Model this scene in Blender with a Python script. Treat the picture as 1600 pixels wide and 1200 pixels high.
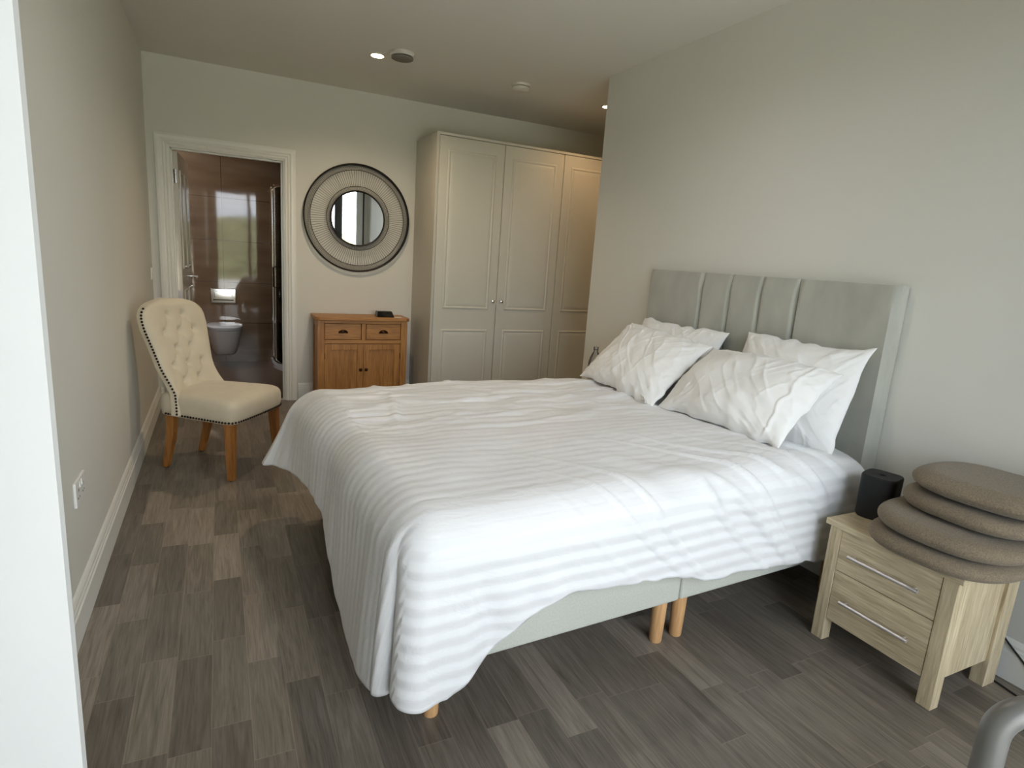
import bpy, bmesh, math, random
import numpy as np
from mathutils import Vector, Matrix

for o in list(bpy.data.objects):
    bpy.data.objects.remove(o)
SC = bpy.context.scene
COL = SC.collection

# ------------------------------------------------------------------ camera
cam_d = bpy.data.cameras.new('camera')
cam = bpy.data.objects.new('camera', cam_d)
COL.objects.link(cam)
Fv = Vector((0.43685774, 0.87638049, -0.2027623))
Rv = Vector((0.8990859, -0.43249142, 0.06779166))
Uv = Vector((0.02828167, 0.21191604, 0.97687857))
m = Matrix((Rv, Uv, -Fv)).transposed().to_4x4()
m.translation = Vector((0, 0, 1.2939))
cam.matrix_world = m
cam_d.sensor_fit = 'HORIZONTAL'
cam_d.sensor_width = 36
cam_d.lens = 930.98 / 1600 * 36
cam_d.clip_start = 0.02
cam_d.clip_end = 1000
SC.camera = cam

# ------------------------------------------------------------------ world, exposure
SC.view_settings.view_transform = 'Standard'
SC.view_settings.look = 'None'
SC.view_settings.gamma = 1
SC.view_settings.use_curve_mapping = False
SC.view_settings.exposure = 0.78
SC.cycles.use_denoising = True
SC.cycles.max_bounces = 14
SC.cycles.diffuse_bounces = 9
SC.cycles.glossy_bounces = 6
SC.cycles.transparent_max_bounces = 16
SC.cycles.sample_clamp_indirect = 6
SC.cycles.caustics_reflective = False
SC.cycles.caustics_refractive = False

W = bpy.data.worlds.new('sky')
SC.world = W
W.use_nodes = True
wn = W.node_tree.nodes
wl = W.node_tree.links
wn.clear()
wo = wn.new('ShaderNodeOutputWorld')
wb = wn.new('ShaderNodeBackground')
wt = wn.new('ShaderNodeTexCoord')
wnz = wn.new('ShaderNodeTexNoise')
wnz.inputs['Scale'].default_value = 3.0
wnz.inputs['Detail'].default_value = 6
wr = wn.new('ShaderNodeValToRGB')
wr.color_ramp.elements[0].position = 0.35
wr.color_ramp.elements[0].color = (0.62, 0.78, 0.98, 1)
wr.color_ramp.elements[1].position = 0.6
wr.color_ramp.elements[1].color = (0.97, 0.99, 1.0, 1)
wl.new(wt.outputs['Generated'], wnz.inputs['Vector'])
wl.new(wnz.outputs['Fac'], wr.inputs['Fac'])
wl.new(wr.outputs['Color'], wb.inputs['Color'])
wb.inputs['Strength'].default_value = 5.2
wl.new(wb.outputs['Background'], wo.inputs['Surface'])

XL, XR, YB, YP, H = -0.4485, 2.4076, 5.2646, 3.6771, 2.55
YW = -0.6          # window wall, behind the camera
WX0, WX1, WZ0, WZ1 = -0.07, 2.36, 0.02, 2.36

ld = bpy.data.lights.new('window_portal', 'AREA')
ld.shape = 'RECTANGLE'
ld.size = WX1 - WX0
ld.size_y = WZ1 - WZ0
ld.cycles.is_portal = True
lo = bpy.data.objects.new('window_portal', ld)
COL.objects.link(lo)
lo.location = ((WX0 + WX1) / 2, YW - 0.06, (WZ0 + WZ1) / 2)
lo.rotation_euler = (math.radians(90), 0, 0)


sd = bpy.data.lights.new('sun', 'SUN')
sd.energy = 16
sd.angle = math.radians(3)
sd.color = (1.0, 0.95, 0.86)
so = bpy.data.objects.new('sun', sd)
COL.objects.link(so)
so.rotation_euler = (math.radians(-42), 0, math.radians(12))   # stands behind the house, lights the terrace and hillside

# ------------------------------------------------------------------ materials
def newmat(name):
    mt = bpy.data.materials.new(name)
    mt.use_nodes = True
    n = mt.node_tree.nodes
    b = n['Principled BSDF']
    return mt, n, mt.node_tree.links, b


def srgb(r, g, b):
    f = lambda c: (c / 255 / 12.92) if c / 255 <= 0.04045 else ((c / 255 + 0.055) / 1.055) ** 2.4
    return (f(r), f(g), f(b), 1)


def mat(name, col, rough=0.5, metal=0.0, var=0.06, nscale=8, bump=0.0, bscale=200, sheen=0.0, coat=0.0, stretch=(1, 1, 1), spec=0.5):
    mt, n, l, b = newmat(name)
    b.inputs['Roughness'].default_value = rough
    b.inputs['Metallic'].default_value = metal
    b.inputs['Specular IOR Level'].default_value = spec
    if sheen:
        b.inputs['Sheen Weight'].default_value = sheen
        b.inputs['Sheen Roughness'].default_value = 0.4
    if coat:
        b.inputs['Coat Weight'].default_value = coat
        b.inputs['Coat Roughness'].default_value = 0.05
    tc = n.new('ShaderNodeTexCoord')
    mp = n.new('ShaderNodeMapping')
    mp.inputs['Scale'].default_value = stretch
    l.new(tc.outputs['Object'], mp.inputs['Vector'])
    nz = n.new('ShaderNodeTexNoise')
    nz.inputs['Scale'].default_value = nscale
    nz.inputs['Detail'].default_value = 5
    l.new(mp.outputs['Vector'], nz.inputs['Vector'])
    r = n.new('ShaderNodeValToRGB')
    c = col
    r.color_ramp.elements[0].position = 0.3
    r.color_ramp.elements[1].position = 0.7
    r.color_ramp.elements[0].color = (c[0] * (1 - var), c[1] * (1 - var), c[2] * (1 - var), 1)
    r.color_ramp.elements[1].color = (min(1, c[0] * (1 + var)), min(1, c[1] * (1 + var)), min(1, c[2] * (1 + var)), 1)
    l.new(nz.outputs['Fac'], r.inputs['Fac'])
    l.new(r.outputs['Color'], b.inputs['Base Color'])
    if bump:
        nb = n.new('ShaderNodeTexNoise')
        nb.inputs['Scale'].default_value = bscale
        nb.inputs['Detail'].default_value = 3
        l.new(mp.outputs['Vector'], nb.inputs['Vector'])
        bp = n.new('ShaderNodeBump')
        bp.inputs['Strength'].default_value = bump
        bp.inputs['Distance'].default_value = 0.002
        l.new(nb.outputs['Fac'], bp.inputs['Height'])
        l.new(bp.outputs['Normal'], b.inputs['Normal'])
    return mt


def wood(name, c1, c2, axis, rough=0.45, scale=9, knots=1.2):
    """grain running along the given object axis"""
    mt, n, l, b = newmat(name)
    b.inputs['Roughness'].default_value = rough
    tc = n.new('ShaderNodeTexCoord')
    mp = n.new('ShaderNodeMapping')
    s = [scale * 3.2] * 3
    s[axis] = scale * 0.22
    mp.inputs['Scale'].default_value = s
    l.new(tc.outputs['Object'], mp.inputs['Vector'])
    nz = n.new('ShaderNodeTexNoise')
    nz.inputs['Scale'].default_value = 1.0
    nz.inputs['Detail'].default_value = 8
    nz.inputs['Roughness'].default_value = 0.62
    nz.inputs['Distortion'].default_value = knots
    l.new(mp.outputs['Vector'], nz.inputs['Vector'])
    nf = n.new('ShaderNodeTexNoise')
    nf.inputs['Scale'].default_value = 4.5
    nf.inputs['Detail'].default_value = 4
    l.new(mp.outputs['Vector'], nf.inputs['Vector'])
    mx = n.new('ShaderNodeMix')
    mx.inputs['Factor'].default_value = 0.4
    l.new(nz.outputs['Fac'], mx.inputs['A'])
    l.new(nf.outputs['Fac'], mx.inputs['B'])
    r = n.new('ShaderNodeValToRGB')
    r.color_ramp.elements[0].position = 0.36
    r.color_ramp.elements[1].position = 0.64
    r.color_ramp.elements[0].color = c1
    r.color_ramp.elements[1].color = c2
    l.new(mx.outputs['Result'], r.inputs['Fac'])
    l.new(r.outputs['Color'], b.inputs['Base Color'])
    bp = n.new('ShaderNodeBump')
    bp.inputs['Strength'].default_value = 0.15
    bp.inputs['Distance'].default_value = 0.001
    l.new(mx.outputs['Result'], bp.inputs['Height'])
    l.new(bp.outputs['Normal'], b.inputs['Normal'])
    return mt


def math_node(n, l, op, a, b=None):
    k = n.new('ShaderNodeMath')
    k.operation = op
    for i, v in enumerate((a, b)):
        if v is None:
            continue
        if isinstance(v, (int, float)):
            k.inputs[i].default_value = v
        else:
            l.new(v, k.inputs[i])
    return k.outputs[0]


def floor_mat():
    mt, n, l, b = newmat('vinyl_strip_floor')
    tc = n.new('ShaderNodeTexCoord')
    sp = n.new('ShaderNodeSeparateXYZ')
    l.new(tc.outputs['Object'], sp.inputs[0])
    X, Y = sp.outputs[0], sp.outputs[1]
    xs = math_node(n, l, 'DIVIDE', math_node(n, l, 'ADD', X, 0.152), 0.0993)
    row = math_node(n, l, 'FLOOR', xs)
    wr_ = n.new('ShaderNodeTexWhiteNoise')
    wr_.noise_dimensions = '1D'
    l.new(row, wr_.inputs['W'])
    ys = math_node(n, l, 'ADD', math_node(n, l, 'DIVIDE', Y, 0.40), math_node(n, l, 'MULTIPLY', wr_.outputs['Value'], 7.3))
    cell = math_node(n, l, 'FLOOR', ys)
    cv = n.new('ShaderNodeCombineXYZ')
    l.new(row, cv.inputs[0])
    l.new(cell, cv.inputs[1])
    wc = n.new('ShaderNodeTexWhiteNoise')
    wc.noise_dimensions = '3D'
    l.new(cv.outputs[0], wc.inputs['Vector'])
    # seams
    fx = math_node(n, l, 'FRACT', xs)
    fy = math_node(n, l, 'FRACT', ys)
    ex = math_node(n, l, 'MINIMUM', fx, math_node(n, l, 'SUBTRACT', 1.0, fx))
    ey = math_node(n, l, 'MINIMUM', fy, math_node(n, l, 'SUBTRACT', 1.0, fy))
    sx = math_node(n, l, 'LESS_THAN', ex, 0.012)
    sy = math_node(n, l, 'LESS_THAN', ey, 0.0035)
    seam = math_node(n, l, 'MAXIMUM', sx, sy)
    # grain : long noise along y, shifted per strip
    gv = n.new('ShaderNodeCombineXYZ')
    l.new(math_node(n, l, 'MULTIPLY', X, 34.0), gv.inputs[0])
    l.new(math_node(n, l, 'ADD', math_node(n, l, 'MULTIPLY', Y, 2.6), math_node(n, l, 'MULTIPLY', wc.outputs['Value'], 40.0)), gv.inputs[1])
    l.new(math_node(n, l, 'MULTIPLY', wc.outputs['Value'], 13.0), gv.inputs[2])
    nz = n.new('ShaderNodeTexNoise')
    nz.inputs['Scale'].default_value = 1.0
    nz.inputs['Detail'].default_value = 7
    nz.inputs['Roughness'].default_value = 0.6
    nz.inputs['Distortion'].default_value = 1.6
    l.new(gv.outputs[0], nz.inputs['Vector'])
    gw = n.new('ShaderNodeCombineXYZ')
    l.new(math_node(n, l, 'MULTIPLY', X, 260.0), gw.inputs[0])
    l.new(math_node(n, l, 'MULTIPLY', Y, 9.0), gw.inputs[1])
    l.new(math_node(n, l, 'MULTIPLY', wc.outputs['Value'], 13.0), gw.inputs[2])
    nf = n.new('ShaderNodeTexNoise')
    nf.inputs['Scale'].default_value = 1.0
    nf.inputs['Detail'].default_value = 3
    l.new(gw.outputs[0], nf.inputs['Vector'])
    ga = math_node(n, l, 'ADD', math_node(n, l, 'MULTIPLY', nz.outputs['Fac'], 0.62), math_node(n, l, 'MULTIPLY', nf.outputs['Fac'], 0.38))
    tone = n.new('ShaderNodeValToRGB')
    tone.color_ramp.elements[0].position = 0.0
    tone.color_ramp.elements[0].color = srgb(110, 103, 95)
    tone.color_ramp.elements[1].position = 1.0
    tone.color_ramp.elements[1].color = srgb(154, 144, 133)
    e = tone.color_ramp.elements.new(0.5)
    e.color = srgb(126, 119, 109)
    e = tone.color_ramp.elements.new(0.8)
    e.color = srgb(137, 129, 118)
    l.new(wc.outputs['Value'], tone.inputs['Fac'])
    gr = n.new('ShaderNodeValToRGB')
    gr.color_ramp.elements[0].position = 0.33
    gr.color_ramp.elements[0].color = (0.52, 0.50, 0.48, 1)
    gr.color_ramp.elements[1].position = 0.62
    gr.color_ramp.elements[1].color = (1.06, 1.05, 1.04, 1)
    l.new(ga, gr.inputs['Fac'])
    mx = n.new('ShaderNodeMix')
    mx.data_type = 'RGBA'
    mx.blend_type = 'MULTIPLY'
    mx.inputs['Factor'].default_value = 1.0
    l.new(tone.outputs['Color'], mx.inputs['A'])
    l.new(gr.outputs['Color'], mx.inputs['B'])
    ms = n.new('ShaderNodeMix')
    ms.data_type = 'RGBA'
    l.new(math_node(n, l, 'MULTIPLY', seam, 0.35), ms.inputs['Factor'])
    l.new(mx.outputs['Result'], ms.inputs['A'])
    ms.inputs['B'].default_value = srgb(160, 147, 132)
    l.new(ms.outputs['Result'], b.inputs['Base Color'])
    b.inputs['Roughness'].default_value = 0.42
    b.inputs['Specular IOR Level'].default_value = 0.35
    bp = n.new('ShaderNodeBump')
    bp.inputs['Strength'].default_value = 0.25
    bp.inputs['Distance'].default_value = 0.001
    l.new(ga, bp.inputs['Height'])
    l.new(bp.outputs['Normal'], b.inputs['Normal'])
    return mt


def tile_mat(name, c1, c2, tw, th, ox, oz, rough=0.04, hax=0, vax=2):
    mt, n, l, b = newmat(name)
    tc = n.new('ShaderNodeTexCoord')
    sp = n.new('ShaderNodeSeparateXYZ')
    l.new(tc.outputs['Object'], sp.inputs[0])
    xs = math_node(n, l, 'DIVIDE', math_node(n, l, 'SUBTRACT', sp.outputs[hax], ox), tw)
    zs = math_node(n, l, 'DIVIDE', math_node(n, l, 'SUBTRACT', sp.outputs[vax], oz), th)
    fx = math_node(n, l, 'FRACT', xs)
    fz = math_node(n, l, 'FRACT', zs)
    ex = math_node(n, l, 'MULTIPLY', math_node(n, l, 'MINIMUM', fx, math_node(n, l, 'SUBTRACT', 1.0, fx)), tw)
    ez = math_node(n, l, 'MULTIPLY', math_node(n, l, 'MINIMUM', fz, math_node(n, l, 'SUBTRACT', 1.0, fz)), th)
    g = math_node(n, l, 'LESS_THAN', math_node(n, l, 'MINIMUM', ex, ez), 0.003)
    nz = n.new('ShaderNodeTexNoise')
    mp = n.new('ShaderNodeMapping')
    mp.inputs['Scale'].default_value = (2, 2, 9)
    l.new(tc.outputs['Object'], mp.inputs['Vector'])
    l.new(mp.outputs['Vector'], nz.inputs['Vector'])
    nz.inputs['Scale'].default_value = 1.0
    nz.inputs['Detail'].default_value = 6
    r = n.new('ShaderNodeValToRGB')
    r.color_ramp.elements[0].position = 0.3
    r.color_ramp.elements[1].position = 0.75
    r.color_ramp.elements[0].color = c1
    r.color_ramp.elements[1].color = c2
    l.new(nz.outputs['Fac'], r.inputs['Fac'])
    mx = n.new('ShaderNodeMix')
    mx.data_type = 'RGBA'
    l.new(g, mx.inputs['Factor'])
    l.new(r.outputs['Color'], mx.inputs['A'])
    mx.inputs['B'].default_value = (c1[0] * .4, c1[1] * .4, c1[2] * .4, 1)
    l.new(mx.outputs['Result'], b.inputs['Base Color'])
    b.inputs['Roughness'].default_value = rough
    b.inputs['Specular IOR Level'].default_value = 0.75
    # slight waviness of the polished face
    nb = n.new('ShaderNodeTexNoise')
    nb.inputs['Scale'].default_value = 7
    nb.inputs['Detail'].default_value = 1
    l.new(tc.outputs['Object'], nb.inputs['Vector'])
    h = math_node(n, l, 'SUBTRACT', math_node(n, l, 'MULTIPLY', nb.outputs['Fac'], 1.0), math_node(n, l, 'MULTIPLY', g, 0.6))
    bp = n.new('ShaderNodeBump')
    bp.inputs['Strength'].default_value = 0.1
    bp.inputs['Distance'].default_value = 0.0015
    l.new(h, bp.inputs['Height'])
    l.new(bp.outputs['Normal'], b.inputs['Normal'])
    return mt


def stripe_cloth():
    """white cotton with satin stripes; UV = metres of cloth along and across the bed"""
    mt, n, l, b = newmat('satin_stripe_cotton')
    uv = n.new('ShaderNodeUVMap')
    sp = n.new('ShaderNodeSeparateXYZ')
    l.new(uv.outputs[0], sp.inputs[0])
    f = math_node(n, l, 'FRACT', math_node(n, l, 'DIVIDE', sp.outputs[1], 0.046))
    tri = math_node(n, l, 'ABSOLUTE', math_node(n, l, 'SUBTRACT', f, 0.5))
    r = n.new('ShaderNodeMapRange')
    r.inputs['From Min'].default_value = 0.235
    r.inputs['From Max'].default_value = 0.265
    l.new(tri, r.inputs['Value'])
    mx = n.new('ShaderNodeMix')
    mx.data_type = 'RGBA'
    l.new(r.outputs['Result'], mx.inputs['Factor'])
    mx.inputs['A'].default_value = (0.71, 0.715, 0.725, 1)
    mx.inputs['B'].default_value = (0.675, 0.675, 0.682, 1)
    l.new(mx.outputs['Result'], b.inputs['Base Color'])
    rr = n.new('ShaderNodeMapRange')
    rr.inputs['To Min'].default_value = 0.75
    rr.inputs['To Max'].default_value = 0.42
    l.new(r.outputs['Result'], rr.inputs['Value'])
    l.new(rr.outputs['Result'], b.inputs['Roughness'])
    b.inputs['Sheen Weight'].default_value = 0.15
    tc = n.new('ShaderNodeTexCoord')
    mp = n.new('ShaderNodeMapping')
    mp.inputs['Scale'].default_value = (6, 16, 10)
    l.new(tc.outputs['Object'], mp.inputs['Vector'])
    nb = n.new('ShaderNodeTexNoise')
    nb.inputs['Scale'].default_value = 1.6
    nb.inputs['Detail'].default_value = 4
    nb.inputs['Distortion'].default_value = 1.0
    l.new(mp.outputs['Vector'], nb.inputs['Vector'])
    bp = n.new('ShaderNodeBump')
    bp.inputs['Strength'].default_value = 0.5
    bp.inputs['Distance'].default_value = 0.006
    l.new(nb.outputs['Fac'], bp.inputs['Height'])
    # the woven bands stand slightly proud
    sw = math_node(n, l, 'SINE', math_node(n, l, 'MULTIPLY', sp.outputs[1], 2 * math.pi / 0.046))
    b2 = n.new('ShaderNodeBump')
    b2.inputs['Strength'].default_value = 1.0
    b2.inputs['Distance'].default_value = 0.0009
    l.new(sw, b2.inputs['Height'])
    l.new(bp.outputs['Normal'], b2.inputs['Normal'])
    l.new(b2.outputs['Normal'], b.inputs['Normal'])
    return mt


def glass_mat(name, refl=0.08, tint=(1, 1, 1, 1), rough=0.0):
    mt, n, l, b = newmat(name)
    n.remove(b)
    out = n['Material Output']
    t = n.new('ShaderNodeBsdfTransparent')
    t.inputs[0].default_value = tint
    g = n.new('ShaderNodeBsdfGlossy')
    g.inputs['Roughness'].default_value = rough
    fr = n.new('ShaderNodeFresnel')
    fr.inputs['IOR'].default_value = 1.45
    k = n.new('ShaderNodeMixShader')
    l.new(fr.outputs[0], k.inputs[0])
    l.new(t.outputs[0], k.inputs[1])
    l.new(g.outputs[0], k.inputs[2])
    l.new(k.outputs[0], out.inputs['Surface'])
    return mt


def emit_mat(name, col, s):
    mt, n, l, b = newmat(name)
    b.inputs['Base Color'].default_value = col
    b.inputs['Emission Color'].default_value = col
    b.inputs['Emission Strength'].default_value = s
    return mt


M_WALL = mat('wall_paint', srgb(212, 211, 203), 0.75, var=0.012, nscale=2, bump=0.05, bscale=350)
M_CEIL = mat('ceiling_paint', srgb(218, 216, 208), 0.85, var=0.01, nscale=2)
M_TRIM = mat('white_gloss_trim', srgb(226, 226, 220), 0.35, var=0.01)
M_UPVC = mat('white_upvc', srgb(238, 240, 240), 0.3, var=0.01)
M_GREYFR = mat('grey_window_frame', srgb(70, 74, 76), 0.4, var=0.02)
M_FLOOR = floor_mat()
M_TILE = tile_mat('brown_polished_tile', srgb(104, 83, 64), srgb(126, 106, 86), 0.86, 0.432, 0.045, -0.005)
M_TILE_S = tile_mat('brown_polished_tile_side', srgb(104, 83, 64), srgb(126, 106, 86), 0.86, 0.432, 0.0, -0.005, hax=1)
M_BFLOOR = mat('brown_floor_tile', srgb(112, 90, 74), 0.35, var=0.08, nscale=5)
M_CERAM = mat('white_ceramic', srgb(205, 206, 206), 0.08, var=0.01, coat=0.5)
M_CHROME = mat('chrome', (0.8, 0.8, 0.8, 1), 0.08, metal=1.0, var=0.01)
M_BRUSH = mat('brushed_aluminium', srgb(205, 200, 200), 0.35, metal=0.7, var=0.03)
M_WARD = mat('sage_grey_wardrobe_vinyl', srgb(200, 198, 186), 0.42, var=0.01, nscale=3)
M_WARD_D = mat('wardrobe_carcass', srgb(188, 186, 175), 0.5, var=0.01, nscale=3)
M_DARK = mat('dark_gap', srgb(40, 36, 30), 0.9)
OAK1, OAK2 = srgb(142, 92, 42), srgb(188, 136, 72)
M_OAKZ = wood('oak_vertical', OAK1, OAK2, 2)
M_OAKX = wood('oak_horizontal', OAK1, OAK2, 0)
M_OAKY = wood('oak_depth', OAK1, OAK2, 1)
M_LEG = wood('beech_leg', srgb(180, 136, 90), srgb(212, 170, 122), 2, rough=0.4)
M_CHLEG = wood('chair_leg_oak', srgb(132, 84, 38), srgb(176, 120, 60), 2, rough=0.4)
SO1, SO2 = srgb(164, 147, 116), srgb(214, 198, 166)
M_SONZ = wood('sonoma_oak_vertical', SO1, SO2, 2, rough=0.55, scale=13, knots=0.8)
M_SONY = wood('sonoma_oak_horizontal', SO1, SO2, 1, rough=0.55, scale=13, knots=0.8)
M_SONX = wood('sonoma_oak_depth', SO1, SO2, 0, rough=0.55, scale=13, knots=0.8)
M_BRONZE = mat('antique_bronze', srgb(70, 45, 34), 0.3, metal=0.8)
M_BLACK = mat('black_plastic', srgb(14, 14, 16), 0.6, bump=0.1, bscale=900)
M_BLACKG = mat('black_gloss', srgb(14, 14, 16), 0.12)
M_CABLE = mat('black_cable', srgb(12, 12, 12), 0.5)
M_VELVET = mat('grey_velvet', srgb(166, 166, 156), 0.85, var=0.10, nscale=9, bump=0.15, bscale=300, sheen=0.5, stretch=(1, 1, 0.5))
M_DIVAN = mat('grey_divan_chenille', srgb(182, 184, 174), 0.9, var=0.07, nscale=160, bump=0.25, bscale=500, sheen=0.3)
M_DUVET = stripe_cloth()
M_COTTON = mat('white_cotton', (0.77, 0.765, 0.75, 1), 0.8, var=0.012, nscale=10, bump=0.15, bscale=28, sheen=0.15, stretch=(1, 1.6, 1))
M_CREAM = mat('cream_upholstery', srgb(204, 194, 172), 0.85, var=0.05, nscale=9, bump=0.1, bscale=500, sheen=0.25)
M_STUD = mat('dark_bronze_stud', srgb(48, 36, 28), 0.3, metal=0.7)
M_BOUCLE = mat('brown_boucle', srgb(122, 109, 90), 0.95, var=0.30, nscale=260, bump=1.0, bscale=300, sheen=0.15)
M_WIRE = mat('black_wire', srgb(38, 33, 32), 0.4, metal=0.5)
M_WIREG = mat('grey_wire_mesh', srgb(58, 54, 54), 0.5, metal=0.4)
M_MIRROR = mat('mirror_silver', (0.92, 0.93, 0.93, 1), 0.005, metal=1.0, var=0.0)
M_SWITCH = mat('white_switch_plastic', srgb(232, 232, 228), 0.3, var=0.01)
M_GREYMET = mat('grey_painted_metal', srgb(128, 126, 122), 0.38, metal=0.25, var=0.02)
M_LABEL = mat('bottle_label', srgb(176, 172, 178), 0.5, var=0.12, nscale=60)
M_BOTTLE = glass_mat('clear_plastic', tint=(0.86, 0.86, 0.9, 1), rough=0.05)
M_GLASS = glass_mat('window_glass')
M_SGLASS = glass_mat('shower_glass', tint=(0.80, 0.80, 0.78, 1))
M_PLASTIC = mat('white_alarm_plastic', srgb(206, 202, 192), 0.5, var=0.01)
M_VENTG = mat('grey_speaker_grille', srgb(122, 116, 106), 0.8, var=0.05, nscale=300)
M_LAMP = emit_mat('downlight_lamp', (1.0, 0.78, 0.48, 1), 14)
M_GRASS = mat('hillside_grass', srgb(104, 108, 74), 0.95, var=0.6, nscale=0.35)
M_CONC = mat('bounce_terrace_paving', srgb(190, 188, 182), 0.8, var=0.05)
M_PUTTY = mat('white_painted_door', srgb(206, 202, 192), 0.22, var=0.01, coat=0.35)


# ------------------------------------------------------------------ mesh helpers
class MB:
    def __init__(s):
        s.v = []
        s.f = []

    def add(s, vs, fs):
        o = len(s.v)
        s.v += [tuple(float(c) for c in v) for v in vs]
        s.f += [tuple(i + o for i in f) for f in fs]
        return s

    def box(s, x0, x1, y0, y1, z0, z1):
        vs = [(x, y, z) for z in (z0, z1) for y in (y0, y1) for x in (x0, x1)]
        return s.add(vs, [(0, 2, 3, 1), (4, 5, 7, 6), (0, 1, 5, 4), (2, 6, 7, 3), (0, 4, 6, 2), (1, 3, 7, 5)])

    def lathe(s, prof, seg=32, c=(0, 0, 0), axis=2):
        """prof: list of (r, h); closed at both ends"""
        vs, fs = [], []
        for r, h in prof:
            for k in range(seg):
                a = 2 * math.pi * k / seg
                p = (r * math.cos(a), r * math.sin(a), h)
                if axis == 1:
                    p = (p[0], -p[2], p[1])
                elif axis == 0:
                    p = (-p[2], p[0], p[1])
                vs.append((p[0] + c[0], p[1] + c[1], p[2] + c[2]))
        for i in range(len(prof) - 1):
            for k in range(seg):
                k2 = (k + 1) % seg
                fs.append((i * seg + k, i * seg + k2, (i + 1) * seg + k2, (i + 1) * seg + k))
        fs.append(tuple(reversed(range(seg))))
        fs.append(tuple((len(prof) - 1) * seg + k for k in range(seg)))
        return s.add(vs, fs)

    def tube(s, pts, r, seg=10, caps=True, closed=False, flat=1.0):
        P = [Vector(p) for p in pts]
        n = len(P)
        vs, fs = [], []
        T0 = (P[1] - P[0]).normalized()
        up = Vector((0, 0, 1)) if abs(T0.z) < 0.9 else Vector((1, 0, 0))
        N = (up - T0 * up.dot(T0)).normalized()
        for i in range(n):
            if closed:
                T = (P[(i + 1) % n] - P[i - 1]).normalized()
            else:
                T = (P[min(i + 1, n - 1)] - P[max(i - 1, 0)]).normalized()
            N = (N - T * N.dot(T)).normalized()
            B = T.cross(N)
            rr = r[i] if isinstance(r, (list, tuple)) else r
            for k in range(seg):
                a = 2 * math.pi * k / seg
                vs.append(P[i] + N * math.cos(a) * rr + B * math.sin(a) * rr * flat)
        m_ = n if closed else n - 1
        for i in range(m_):
            j = (i + 1) % n
            for k in range(seg):
                k2 = (k + 1) % seg
                fs.append((i * seg + k, i * seg + k2, j * seg + k2, j * seg + k))
        if not closed and caps:
            fs.append(tuple(reversed(range(seg))))
            fs.append(tuple((n - 1) * seg + k for k in range(seg)))
        return s.add(vs, fs)

    def loft(s, rings):
        """list of equally long closed rings, capped"""
        n = len(rings[0])
        vs = [p for r in rings for p in r]
        fs = []
        for i in range(len(rings) - 1):
            for k in range(n):
                k2 = (k + 1) % n
                fs.append((i * n + k, i * n + k2, (i + 1) * n + k2, (i + 1) * n + k))
        fs.append(tuple(reversed(range(n))))
        fs.append(tuple((len(rings) - 1) * n + k for k in range(n)))
        return s.add(vs, fs)

    def grid(s, G, closed_u=False):
        nu, nv = len(G), len(G[0])
        vs = [p for row in G for p in row]
        fs = []
        for i in range(nu if closed_u else nu - 1):
            i2 = (i + 1) % nu
            for j in range(nv - 1):
                fs.append((i * nv + j, i2 * nv + j, i2 * nv + j + 1, i * nv + j + 1))
        return s.add(vs, fs)

    def build(s, name, m, parent=None, smooth=False, bevel=0.0, bseg=2, loc=None, rot=None, fixn=True, sub=0):
        me = bpy.data.meshes.new(name)
        me.from_pydata(s.v, [], s.f)
        if fixn:
            bm = bmesh.new()
            bm.from_mesh(me)
            bmesh.ops.recalc_face_normals(bm, faces=bm.faces)
            bm.to_mesh(me)
            bm.free()
        me.materials.append(m)
        if smooth:
            me.polygons.foreach_set('use_smooth', [True] * len(me.polygons))
        me.update()
        o = bpy.data.objects.new(name, me)
        COL.objects.link(o)
        if parent:
            o.parent = parent
        if loc:
            o.location = loc
        if rot:
            o.rotation_euler = rot
        if bevel:
            b = o.modifiers.new('bevel', 'BEVEL')
            b.width = bevel
            b.segments = bseg
            b.limit_method = 'ANGLE'
            b.angle_limit = math.radians(40)
            b.harden_normals = False
        if sub:
            q = o.modifiers.new('sub', 'SUBSURF')
            q.levels = sub
            q.render_levels = sub
        if smooth and (bevel or sub == 0):
            try:
                me.set_sharp_from_angle(angle=math.radians(40))
            except Exception:
                pass
        return o


def tag(o, label=None, cat=None, group=None, kind=None):
    if label:
        o['label'] = label
    if cat:
        o['category'] = cat
    if group:
        o['group'] = group
    if kind:
        o['kind'] = kind
    return o


def empty(name, loc=(0, 0, 0), rz=0.0, label=None, cat=None, group=None):
    o = bpy.data.objects.new(name, None)
    o.empty_display_size = 0.1
    COL.objects.link(o)
    o.location = loc
    o.rotation_euler = (0, 0, rz)
    return tag(o, label, cat, group)


def struct(o):
    o['kind'] = 'structure'
    return o


def box(x0, x1, y0, y1, z0, z1):
    return MB().box(x0, x1, y0, y1, z0, z1)


def vnoise(x, y, seed=0):
    """smooth value noise on numpy arrays, range about -1..1"""
    rs = np.random.RandomState(seed)
    T = rs.uniform(-1, 1, (256, 256))
    xi = np.floor(x).astype(int)
    yi = np.floor(y).astype(int)
    fx = x - xi
    fy = y - yi
    fx = fx * fx * fx * (fx * (fx * 6 - 15) + 10)
    fy = fy * fy * fy * (fy * (fy * 6 - 15) + 10)
    a = T[xi % 256, yi % 256]
    b = T[(xi + 1) % 256, yi % 256]
    c = T[xi % 256, (yi + 1) % 256]
    d = T[(xi + 1) % 256, (yi + 1) % 256]
    return (a * (1 - fx) + b * fx) * (1 - fy) + (c * (1 - fx) + d * fx) * fy


def ridge(x, y, seed=0):
    """narrow creases, 0..1"""
    n1 = vnoise(x, y, seed)
    return np.clip(1 - np.abs(n1) * 3.2, 0, 1) ** 1.5


def boxes(name, m, parent, lst, bevel=0.0):
    return [box(*a).build(name, m, parent, bevel=bevel) for a in lst]


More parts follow.
